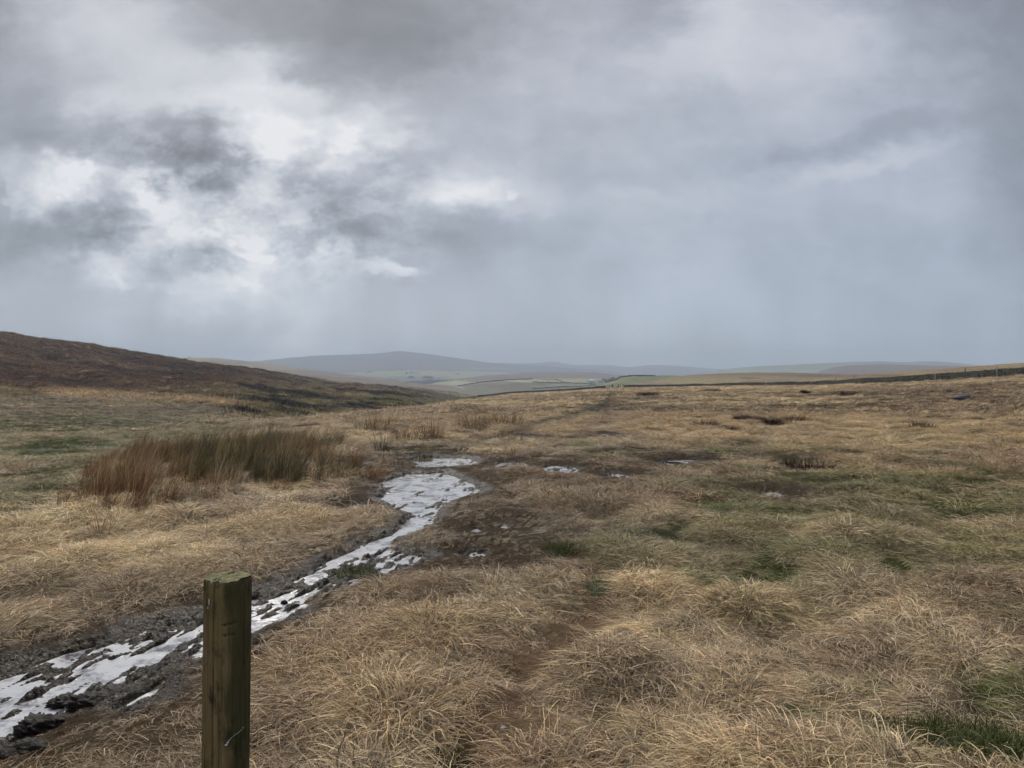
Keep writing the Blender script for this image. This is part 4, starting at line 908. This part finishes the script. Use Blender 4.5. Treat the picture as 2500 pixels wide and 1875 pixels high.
def gable(name, label, surf, px, py, w, dp, h, rise, yaw, mw, mr, doors, sc_=1.0):
    X, Y, Z = surf(px, py); root = empty(name, (X, Y, Z-.4), yaw); tag(root, label, 'building', 'farm buildings beyond the gate')
    V = [(-w/2,-dp/2,0),(w/2,-dp/2,0),(w/2,dp/2,0),(-w/2,dp/2,0),(-w/2,-dp/2,h),(w/2,-dp/2,h),(w/2,dp/2,h),(-w/2,dp/2,h),(-w/2,0,h+rise),(w/2,0,h+rise)]
    mesh_obj('wall', V, [(0,1,5,4),(2,3,7,6),(1,2,6,9,5),(3,0,4,8,7)], mw, root)
    o = .35; t = .25; e = rise/(dp/2)*o
    rv = [(-w/2-o,-dp/2-o,h-e+.03),(w/2+o,-dp/2-o,h-e+.03),(w/2+o,0,h+rise+.03),(-w/2-o,0,h+rise+.03),(-w/2-o,dp/2+o,h-e+.03),(w/2+o,dp/2+o,h-e+.03)]
    rv += [(a, b, c+t) for a, b, c in rv]
    mesh_obj('roof', rv, [(0,1,2,3),(3,2,5,4),(6,9,8,7),(9,10,11,8),(0,6,7,1),(4,5,11,10),(0,3,9,6),(3,4,10,9),(1,7,8,2),(2,8,11,5)], mr, root)
    for (face, c, dw, dh, zb) in doors:
        if face == 'f': boxm('door' if zb < .5 else 'window', c-dw/2, c+dw/2, -dp/2-.06, -dp/2+.05, zb, zb+dh, M_black, root)
        else: boxm('door' if zb < .5 else 'window', w/2-.05, w/2+.06, c-dw/2, c+dw/2, zb, zb+dh, M_black, root)
    return root
gable('barn', 'pale green sheet metal barn standing beyond the gate, largest of the farm buildings', hF, 1443, 937.5, 9.5, 14, 6.2, 1.8, .15, M_teal, M_roof, [('s', 0, 5, 4.4, 0), ('f', -2.2, 1.6, 2.2, .1)])
gable('farmhouse', 'low pale farm building between the barn and the trees', hF, 1467.5, 934.5, 9, 6, 3.0, 1.8, .1, M_stone, M_slate, [('f', -2.4, .9, 1, 1.2), ('f', 2.2, .9, 1, 1.2), ('f', 0, 1.0, 2.0, 0)])
gable('shed', 'small white shed just right of the barn', hF, 1453.5, 939, 2.6, 3, 2.0, .7, .2, M_white, M_slate, [('f', 0, .9, 1.6, 0)])
hs = gable('cottage', 'tiny white cottage far off at the foot of the big hill', hD, 903, 911.5, 22, 9, 6, 4, .1, M_white, M_slate, [('f', -6, 2, 2, 2), ('f', 6, 2, 2, 2)])
hs['group'] = 'far buildings'
M_leaf = plant_material('bare twigs and dark leaves', (.018, .020, .014), (.055, .06, .038)); M_bark = mottled('bark', (.04, .032, .025), (.08, .065, .05), 3)
def tree(surf, px, py, h, wd, label, g):
    X, Y, Z = surf(px, py); root = empty('tree', (X, Y, Z-.3)); tag(root, label, 'tree', g)
    V = []; Fc = []
    def limb(a, b, r0, r1, n=6):
        k = len(V); a = np.array(a); b = np.array(b); d = b-a; d = d/np.linalg.norm(d); u = np.cross(d, (0, .3, 1.0) if abs(d[2]) < .9 else (1, 0, 0)); u /= np.linalg.norm(u); v = np.cross(d, u)
        for p, r in ((a, r0), (b, r1)):
            for i in range(n): t = 2*math.pi*i/n; V.append(tuple(p+(u*math.cos(t)+v*math.sin(t))*r))
        Fc.extend([(k+i, k+(i+1) % n, k+n+(i+1) % n, k+n+i) for i in range(n)])
    limb((0,0,0), (0,0,h*.45), h*.04, h*.025)
    tips = []
    for i in range(7):
        a = i*.9+random.uniform(-.3, .3); e = (math.cos(a)*wd*.35, math.sin(a)*wd*.35, h*random.uniform(.6, .85)); limb((0,0,h*random.uniform(.25, .45)), e, h*.018, h*.006); tips.append(e)
    mesh_obj('trunk', V, Fc, M_bark, root)
    n = 900; c = rng.normal(0, 1, (n, 3)); c /= np.linalg.norm(c, axis=1)[:, None]; rad = rng.uniform(.3, 1, n)**.5
    lump = .75+.5*fbm(c[:, 0]*2+px, c[:, 1]*2+c[:, 2], 7, 2)
    P = c*(rad*lump)[:, None]*np.array([wd/2, wd/2, h*.36])+np.array([0, 0, h*.62])
    s = h*.035*rng.uniform(.6, 1.5, n); u = rng.normal(0, 1, (n, 3)); u /= np.linalg.norm(u, axis=1)[:, None]; w = np.cross(u, rng.normal(0, 1, (n, 3))); w /= np.linalg.norm(w, axis=1)[:, None]
    VV = np.stack([P+u*s[:, None], P+w*s[:, None], P-u*s[:, None], P-w*s[:, None]], 1).reshape(-1, 3)
    me = fast_mesh('crown', VV, np.arange(4*n).reshape(-1, 4), False); fattr(me, 'shade', np.repeat(rng.uniform(0, 1, n), 4)); me.materials.append(M_leaf)
    o = bpy.data.objects.new('crown', me); COL.objects.link(o); o.parent = root
g = 'trees beside the farm'
for a in [(hF,1473.5,933,8,7,'small tree touching the low farm building on its right',g),(hF,1480,931,6,7,'low bushy tree right of the farm building',g),(hF,1491,930,9,10,'dense tree behind the farm, left of the tallest',g),(hF,1497,929.5,11,9,'tallest tree behind the farm by the green slope',g),
          (hF,1503,930,8,9,'dark tree furthest right of the farm trees',g)]: tree(*a)
g = 'far trees in the valley fields'
for a in [(hD,1004,927.5,12.0,20.8,'dark rounded tree in the far valley below the green fields',g),(hD,1042,933,14.4,32.0,'widest dark tree clump at the mouth of the far valley',g),(hD,1052,930,12.0,20.8,'tree just right of the widest far clump',g),(hD,1005,913,8.4,20.8,'tree row centre on the bright green far fields',g),
          (hD,992,913,7.2,16.0,'small far tree left of the tree row centre',g),(hD,1016,914,7.2,14.4,'small far tree right of the tree row centre',g),(hD,1117,916,8.4,19.2,'faint far tree on the pale green fields to the right',g),(hD,895,912.5,7.2,17.6,'far tree behind the tiny white cottage',g)]: tree(*a)

# field walls on the far slopes
def field_wall(surf, pts, label, h=1.4, w=.7):
    P = []
    for (x0, y0), (x1, y1) in zip(pts[:-1], pts[1:]):
        n = max(4, int(abs(x1-x0)/3))
        for i in range(n): t = i/n; P.append(surf(x0+(x1-x0)*t, y0+(y1-y0)*t))
    P.append(surf(*pts[-1])); V = []
    for i, p in enumerate(P):
        q = P[min(i+1, len(P)-1)]; o = P[max(i-1, 0)]; d = np.array([q[0]-o[0], q[1]-o[1]]); d /= max(np.linalg.norm(d), 1e-6); nx, ny = -d[1]*w, d[0]*w; hh = h*random.uniform(.85, 1.15)
        V += [(p[0]+nx, p[1]+ny, p[2]-3), (p[0]+nx*.7, p[1]+ny*.7, p[2]+hh), (p[0]-nx*.7, p[1]-ny*.7, p[2]+hh), (p[0]-nx, p[1]-ny, p[2]-3)]
    Fc = []
    for i in range(len(P)-1):
        for k in range(3): Fc.append((4*i+k, 4*i+k+1, 4*i+k+5, 4*i+k+4))
    Fc += [(0,3,2,1), tuple(4*(len(P)-1)+k for k in range(4))]
    o = mesh_obj('field_wall', V, Fc, M_fw); tag(o, label, 'wall', 'dark field walls on the far slopes')
M_fw = mottled('far wall stone', (.03, .03, .028), (.07, .065, .058), .5)
field_wall(hF, [(1118,943.5),(1140,939),(1180,933.5),(1240,928),(1300,926)], 'dark field wall curving along the brow left of the pale far fields', 1.6, 1.0)
field_wall(hF, [(1354,926),(1366,930),(1380,935)], 'short diagonal field wall between the two pale far fields')
field_wall(hF, [(1300,933),(1340,935),(1380,935.5),(1440,937)], 'field wall under the pale far fields, left of the barn')
field_wall(hF, [(1300,950),(1360,946),(1420,944),(1455,940)], 'field wall below the barn running parallel with the near wall')
field_wall(hH1, [(1478,934),(1500,929),(1512,923.5)], 'dark field wall climbing the green slope right of the farm')
field_wall(hH1, [(1512,922.2),(1545,918.2),(1600,918.5)], 'field wall along the crest of the green slope')

# ------------------------------------------------------------------ haze
def haze():
    s = 7300.0; o = boxm('haze', -s, s, -s, s, -75, 205, None, None); me = o.data
    bm = bmesh.new(); bm.from_mesh(me); bmesh.ops.recalc_face_normals(bm, faces=bm.faces[:]); bm.to_mesh(me); bm.free()
    m = bpy.data.materials.new('damp air'); m.use_nodes = True; nt = m.node_tree; nt.nodes.remove(nt.nodes['Principled BSDF'])
    v = nt.nodes.new('ShaderNodeVolumePrincipled'); v.inputs['Color'].default_value = (.72, .85, 1.0, 1); v.inputs['Density'].default_value = HAZE
    nt.links.new(v.outputs[0], nt.nodes['Material Output'].inputs['Volume']); me.materials.append(m)
    tag(o, 'pale damp haze of distant rain hanging over the whole moor', 'haze', kind='stuff')
HAZE = 2.7e-4
haze()

# ------------------------------------------------------------------ sky
SX = [0,125,250,375,500,625,750,875,1000,1125,1250,1400,1600,1750,1900,2100,2300,2500]
SKY = [
 (0,   [150,178,190,170,150,145,148,148,152,165,170,172,170,195,188,175,165,155]),
 (80,  [155,185,198,190,165,155,150,148,150,160,172,178,172,195,192,190,170,160]),
 (160, [160,175,190,200,200,196,160,150,150,160,178,178,190,198,190,190,178,160]),
 (240, [158,160,190,202,200,210,205,185,175,172,180,185,182,178,185,180,175,160]),
 (320, [160,158,168,168,166,225,212,205,190,178,180,180,178,180,178,178,175,160]),
 (400, [190,195,190,150,148,178,198,186,178,195,185,180,185,190,178,185,180,162]),
 (480, [155,208,180,215,205,208,184,174,172,205,200,185,185,187,185,182,178,165]),
 (560, [152,158,160,205,225,215,185,165,163,165,170,175,185,185,180,178,175,165]),
 (640, [155,165,200,190,175,210,175,180,175,165,172,172,180,180,175,172,170,165]),
 (720, [172,172,172,178,195,198,185,172,170,168,170,170,175,176,172,168,168,162]),
 (800, [165,170,172,165,162,172,172,168,165,165,167,168,172,172,168,165,162,158]),
 (880, [165,168,168,168,172,180,188,172,165,163,165,165,165,165,163,162,160,156]),
]
SBLOB = [ # centre, radii, tilt (deg), amount  (photo-pixel units on the sky)
 (690,335,90,45,-10,36),(640,290,40,25,0,14),(140,440,75,60,-30,34),(185,398,40,26,20,26),(240,415,60,14,25,20),(330,440,45,12,15,16),(360,490,30,60,-25,22),(420,520,60,35,25,22),(540,555,40,12,25,34),(600,540,55,28,20,20),
 (620,590,60,35,15,18),(680,590,40,75,-8,22),(690,648,34,16,0,38),(635,635,45,13,15,34),(440,690,60,20,20,18),(290,680,35,14,25,26),(250,640,50,30,30,14),(560,700,70,18,10,22),(935,670,70,20,8,42),(985,662,30,8,-5,18),(830,600,30,18,0,18),(790,620,16,40,0,16),
 (1110,470,110,50,-5,30),(1255,488,22,12,0,26),(1150,500,110,28,10,12),(960,335,60,20,-10,16),(860,330,50,30,-20,14),(560,240,170,50,-5,14),(240,235,110,40,10,10),(900,290,120,40,-15,14),(840,345,80,22,-25,14),(820,610,60,50,0,12),(610,145,30,60,-35,10),
 (430,400,220,36,10,-12),(470,430,110,25,0,-6),(280,520,90,55,0,-13),(250,585,110,30,0,-8),(530,625,120,14,12,-16),(1000,40,360,100,0,-16),(2300,60,300,160,0,-9),(880,500,190,50,5,-6),(60,500,60,80,0,-8),(80,620,140,30,0,-8),(150,330,160,30,5,-8),(1080,580,260,25,4,-7),
 (1560,650,200,20,0,-3),(1600,120,90,50,10,8),(1790,60,60,70,0,8),(2050,100,160,80,0,6),(2150,330,300,34,-14,-13),(2130,402,260,22,-14,10),(1750,395,300,34,-6,-11),(1600,470,200,30,0,5),(2480,400,120,380,0,-10),(1500,345,110,25,0,5),(830,880,200,30,0,10),(600,800,40,120,10,4),(720,840,30,90,12,6),
]
def sky():
    w = bpy.data.worlds.new('World'); sc.world = w; w.use_nodes = True; nt = w.node_tree; nt.nodes.clear()
    out = nt.nodes.new('ShaderNodeOutputWorld'); bg = nt.nodes.new('ShaderNodeBackground'); nt.links.new(bg.outputs[0], out.inputs[0])
    D = N(nt, 'ShaderNodeTexCoord').outputs['Generated']
    sep = N(nt, 'ShaderNodeSeparateXYZ'); L(nt, D, sep.inputs[0]); x, y, z = sep.outputs
    yy = math_(nt, 'MAXIMUM', y, .30)
    u = math_(nt, 'DIVIDE', x, yy); v = math_(nt, 'DIVIDE', z, yy)                # slopes of the view ray: a plane tangent to the sky ahead
    cb = N(nt, 'ShaderNodeCombineXYZ'); L(nt, u, cb.inputs[0]); L(nt, v, cb.inputs[1]); P0 = cb.outputs[0]
    def vmath(op, a, b):
        n = N(nt, 'ShaderNodeVectorMath', operation=op)
        for i, q in enumerate((a, b)):
            if isinstance(q, bpy.types.NodeSocket): L(nt, q, n.inputs[i])
            else: n.inputs[i].default_value = q
        return n.outputs[0]
    wn = noise(nt, scaled(nt, P0, (1, 1.5, 1)), 7, 4, .58, col=True)
    warp = vmath('MULTIPLY', vmath('SUBTRACT', wn, (.5, .5, .5)), (.13, .08, 0))
    Pw = vmath('ADD', P0, warp)
    wf = noise(nt, scaled(nt, P0, (1, 1.4, 1)), 32, 3, .6, col=True)
    Pw = vmath('ADD', Pw, vmath('MULTIPLY', vmath('SUBTRACT', wf, (.5, .5, .5)), (.05, .032, 0)))
    wn2 = noise(nt, P0, 2.6, 3, .5, col=True)
    Pw2 = vmath('ADD', Pw, vmath('MULTIPLY', vmath('SUBTRACT', wn2, (.5, .5, .5)), (.05, .03, 0)))
    sp = N(nt, 'ShaderNodeSeparateXYZ'); L(nt, Pw2, sp.inputs[0]); uu, vv, _ = sp.outputs
    px = math_(nt, 'MULTIPLY_ADD', uu, F/3000, (CX+250)/3000)                       # 0..1 over columns -250..2750
    py = math_(nt, 'MULTIPLY_ADD', vv, -F/1000, HZ/1000)                           # 0 top of the view .. .9 near the horizon
    prev = None
    for i, (ry, vals) in enumerate(SKY):
        fc = N(nt, 'ShaderNodeFloatCurve'); cu = fc.mapping.curves[0]
        for sx, val in zip(SX[1:-1], vals[1:-1]): cu.points.new((sx+250)/3000, val/255)
        cu.points[0].location = (SX[0]/3000+250/3000, vals[0]/255); cu.points[-1].location = ((SX[-1]+250)/3000, vals[-1]/255); fc.mapping.extend = 'HORIZONTAL'; fc.mapping.update()
        L(nt, px, fc.inputs['Value']); r = fc.outputs[0]
        if prev is None: prev = r
        else:
            mr = N(nt, 'ShaderNodeMapRange', interpolation_type='SMOOTHSTEP'); L(nt, py, mr.inputs[0]); mr.inputs[1].default_value = SKY[i-1][0]/1000; mr.inputs[2].default_value = ry/1000
            prev = math_(nt, 'MULTIPLY_ADD', math_(nt, 'SUBTRACT', r, prev), mr.outputs[0], prev)
    lum = prev
    acc = None
    for bx, by, rx, ry, tilt, amt in SBLOB:
        mp = N(nt, 'ShaderNodeMapping', vector_type='TEXTURE'); L(nt, Pw, mp.inputs[0])
        mp.inputs['Location'].default_value = ((bx-CX)/F, (HZ-by)/F, 0); mp.inputs['Rotation'].default_value = (0, 0, R(-tilt)); mp.inputs['Scale'].default_value = (rx*1.35/F, ry*1.35/F, 1)
        ln = N(nt, 'ShaderNodeVectorMath', operation='LENGTH'); L(nt, mp.outputs[0], ln.inputs[0])
        mr = N(nt, 'ShaderNodeMapRange', interpolation_type='SMOOTHSTEP'); L(nt, ln.outputs['Value'], mr.inputs[0]); mr.inputs[1].default_value = 1.1; mr.inputs[2].default_value = .2; mr.inputs[3].default_value = 0; mr.inputs[4].default_value = amt*(1.0 if amt > 0 else .85)/255
        acc = mr.outputs[0] if acc is None else math_(nt, 'ADD', acc, mr.outputs[0])
    # cloud texture: busier in the broken cloud on the left, calm in the rain on the right and low down
    mp = N(nt, 'ShaderNodeMapping', vector_type='TEXTURE'); L(nt, P0, mp.inputs[0]); mp.inputs['Location'].default_value = ((560-CX)/F, (HZ-520)/F, 0); mp.inputs['Scale'].default_value = (640/F, 330/F, 1)
    ln = N(nt, 'ShaderNodeVectorMath', operation='LENGTH'); L(nt, mp.outputs[0], ln.inputs[0])
    act = N(nt, 'ShaderNodeMapRange', interpolation_type='SMOOTHSTEP'); L(nt, ln.outputs['Value'], act.inputs[0]); act.inputs[1].default_value = 1.1; act.inputs[2].default_value = .25
    low = N(nt, 'ShaderNodeMapRange', interpolation_type='SMOOTHSTEP'); L(nt, v, low.inputs[0]); low.inputs[1].default_value = .06; low.inputs[2].default_value = .16
    Ps = vmath('ADD', P0, vmath('MULTIPLY', vmath('SUBTRACT', wn2, (.5, .5, .5)), (.05, .03, 0)))
    t1 = noise(nt, scaled(nt, Ps, (1, 1.35, 1)), 9, 4, .62); t2 = noise(nt, scaled(nt, Ps, (1, 1.5, 1)), 30, 3, .66)
    def crisp(scale, lo, hi, vec, dist):
        mr = N(nt, 'ShaderNodeMapRange', interpolation_type='SMOOTHSTEP'); L(nt, noise(nt, scaled(nt, vec, (1, 1.45, 1)), scale, 5, .60, dist), mr.inputs[0]); mr.inputs[1].default_value = lo; mr.inputs[2].default_value = hi
        return math_(nt, 'SUBTRACT', mr.outputs[0], .5)
    cr = math_(nt, 'ADD', math_(nt, 'MULTIPLY', crisp(8.5, .43, .58, Ps, .0), .07), math_(nt, 'MULTIPLY', crisp(20, .43, .58, Ps, .0), .09))
    tx = math_(nt, 'ADD', math_(nt, 'MULTIPLY', math_(nt, 'SUBTRACT', t1, .5), .30), math_(nt, 'MULTIPLY', math_(nt, 'SUBTRACT', t2, .5), .20))
    amp = math_(nt, 'MULTIPLY', math_(nt, 'MULTIPLY_ADD', act.outputs[0], .85, .15), low.outputs[0])
    tx = math_(nt, 'MULTIPLY', math_(nt, 'ADD', tx, cr), amp)
    soft = math_(nt, 'MULTIPLY', math_(nt, 'SUBTRACT', noise(nt, scaled(nt, P0, (1, 1.8, 1)), 4, 5, .5), .5), .09)
    sh = math_(nt, 'MULTIPLY', math_(nt, 'SUBTRACT', noise(nt, scaled(nt, P0, (1, .12, 1)), 9, 3, .5), .5), .22)
    sh = math_(nt, 'MULTIPLY', sh, math_(nt, 'SUBTRACT', 1, low.outputs[0]))
    lum = math_(nt, 'ADD', lum, acc)
    for q in (tx, soft, sh): lum = math_(nt, 'ADD', lum, q)
    lum = math_(nt, 'MULTIPLY_ADD', lum, 1.28, -.168)
    lum = math_(nt, 'MULTIPLY_ADD', math_(nt, 'MAXIMUM', math_(nt, 'SUBTRACT', lum, .80), 0), -.30, lum)
    lum = math_(nt, 'MINIMUM', math_(nt, 'MAXIMUM', lum, .38), .955)
    lin = math_(nt, 'POWER', lum, 2.2)
    # tint: neutral greys in bright cloud, bluer in the rain near the horizon, a little mauve in the darkest undersides
    tr = ramp(nt, [(.0, (.88, .985, 1.15)), (.35, (.90, .985, 1.13)), (.75, (.94, .985, 1.09)), (1.0, (.95, .98, 1.08))]); vs = N(nt, 'ShaderNodeMapRange'); L(nt, v, vs.inputs[0]); vs.inputs[1].default_value = 0; vs.inputs[2].default_value = .5
    L(nt, vs.outputs[0], tr.inputs[0])
    rt = ramp(nt, [(.0, (1, 1, 1)), (1.0, (.965, .995, 1.05))]); us = N(nt, 'ShaderNodeMapRange'); L(nt, u, us.inputs[0]); us.inputs[1].default_value = -.2; us.inputs[2].default_value = .5; L(nt, us.outputs[0], rt.inputs[0])
    tint = mixc(nt, 1.0, tr.outputs[0], rt.outputs[0], 'MULTIPLY')
    wh = N(nt, 'ShaderNodeMapRange'); L(nt, lum, wh.inputs[0]); wh.inputs[1].default_value = .72; wh.inputs[2].default_value = .95; tint = mixc(nt, wh.outputs[0], tint, (1, 1.0, 1.02))
    cloud = mixc(nt, 1.0, tint, lin, 'MULTIPLY')
    # unseen sky overhead and behind the viewer is brightened as added fill light
    lv = N(nt, 'ShaderNodeMapRange'); L(nt, v, lv.inputs[0]); lv.inputs[1].default_value = .0; lv.inputs[2].default_value = .18; lv.inputs[3].default_value = .92; lv.inputs[4].default_value = .60
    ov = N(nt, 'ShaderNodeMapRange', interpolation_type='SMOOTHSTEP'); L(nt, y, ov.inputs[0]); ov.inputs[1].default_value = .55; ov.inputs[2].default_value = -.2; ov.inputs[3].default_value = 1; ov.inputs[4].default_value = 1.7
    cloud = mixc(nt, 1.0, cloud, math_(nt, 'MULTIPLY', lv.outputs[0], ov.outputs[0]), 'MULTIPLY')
    # clear sky above the cloud sheet shows through only faintly
    st = N(nt, 'ShaderNodeTexSky'); st.sky_type = 'NISHITA'; st.sun_disc = False; st.sun_elevation = R(38); st.sun_rotation = R(-18)
    air = mixc(nt, 1.0, st.outputs[0], .08, 'MULTIPLY')
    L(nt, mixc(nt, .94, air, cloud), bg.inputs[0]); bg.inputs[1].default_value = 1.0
    w.cycles.sampling_method = 'MANUAL'; w.cycles.sample_map_resolution = 512
sky()

sun = bpy.data.lights.new('sun', 'SUN'); sun.energy = SUN_E if 'SUN_E' in globals() else 2.2; sun.angle = R(12); sun.color = (1, .93, .83)
so = bpy.data.objects.new('sun', sun); COL.objects.link(so)
# light comes from ahead and to the left, high behind the cloud
from mathutils import Vector
el, az = R(38), R(-18); d = Vector((math.sin(az)*math.cos(el), math.cos(az)*math.cos(el), math.sin(el)))
so.rotation_euler = (-d).to_track_quat('-Z', 'Y').to_euler()

# ------------------------------------------------------------------ camera
cam = bpy.data.cameras.new('camera'); co = bpy.data.objects.new('camera', cam); COL.objects.link(co); sc.camera = co
co.location = (0, 0, EYE); co.rotation_euler = (R(90), 0, 0)
cam.sensor_width = 36; cam.lens = 36*F/2500; cam.shift_y = -(937.5-HZ)/2500; cam.clip_start = .05; cam.clip_end = 20000
sc.view_settings.view_transform = 'Standard'; sc.view_settings.look = 'None'; sc.view_settings.exposure = .68; sc.view_settings.gamma = 1
sc.cycles.use_denoising = True; sc.cycles.use_adaptive_sampling = True; sc.cycles.adaptive_threshold = .035; sc.cycles.adaptive_min_samples = 16
sc.cycles.max_bounces = 4; sc.cycles.diffuse_bounces = 2; sc.cycles.glossy_bounces = 2; sc.cycles.transmission_bounces = 2; sc.cycles.volume_bounces = 0
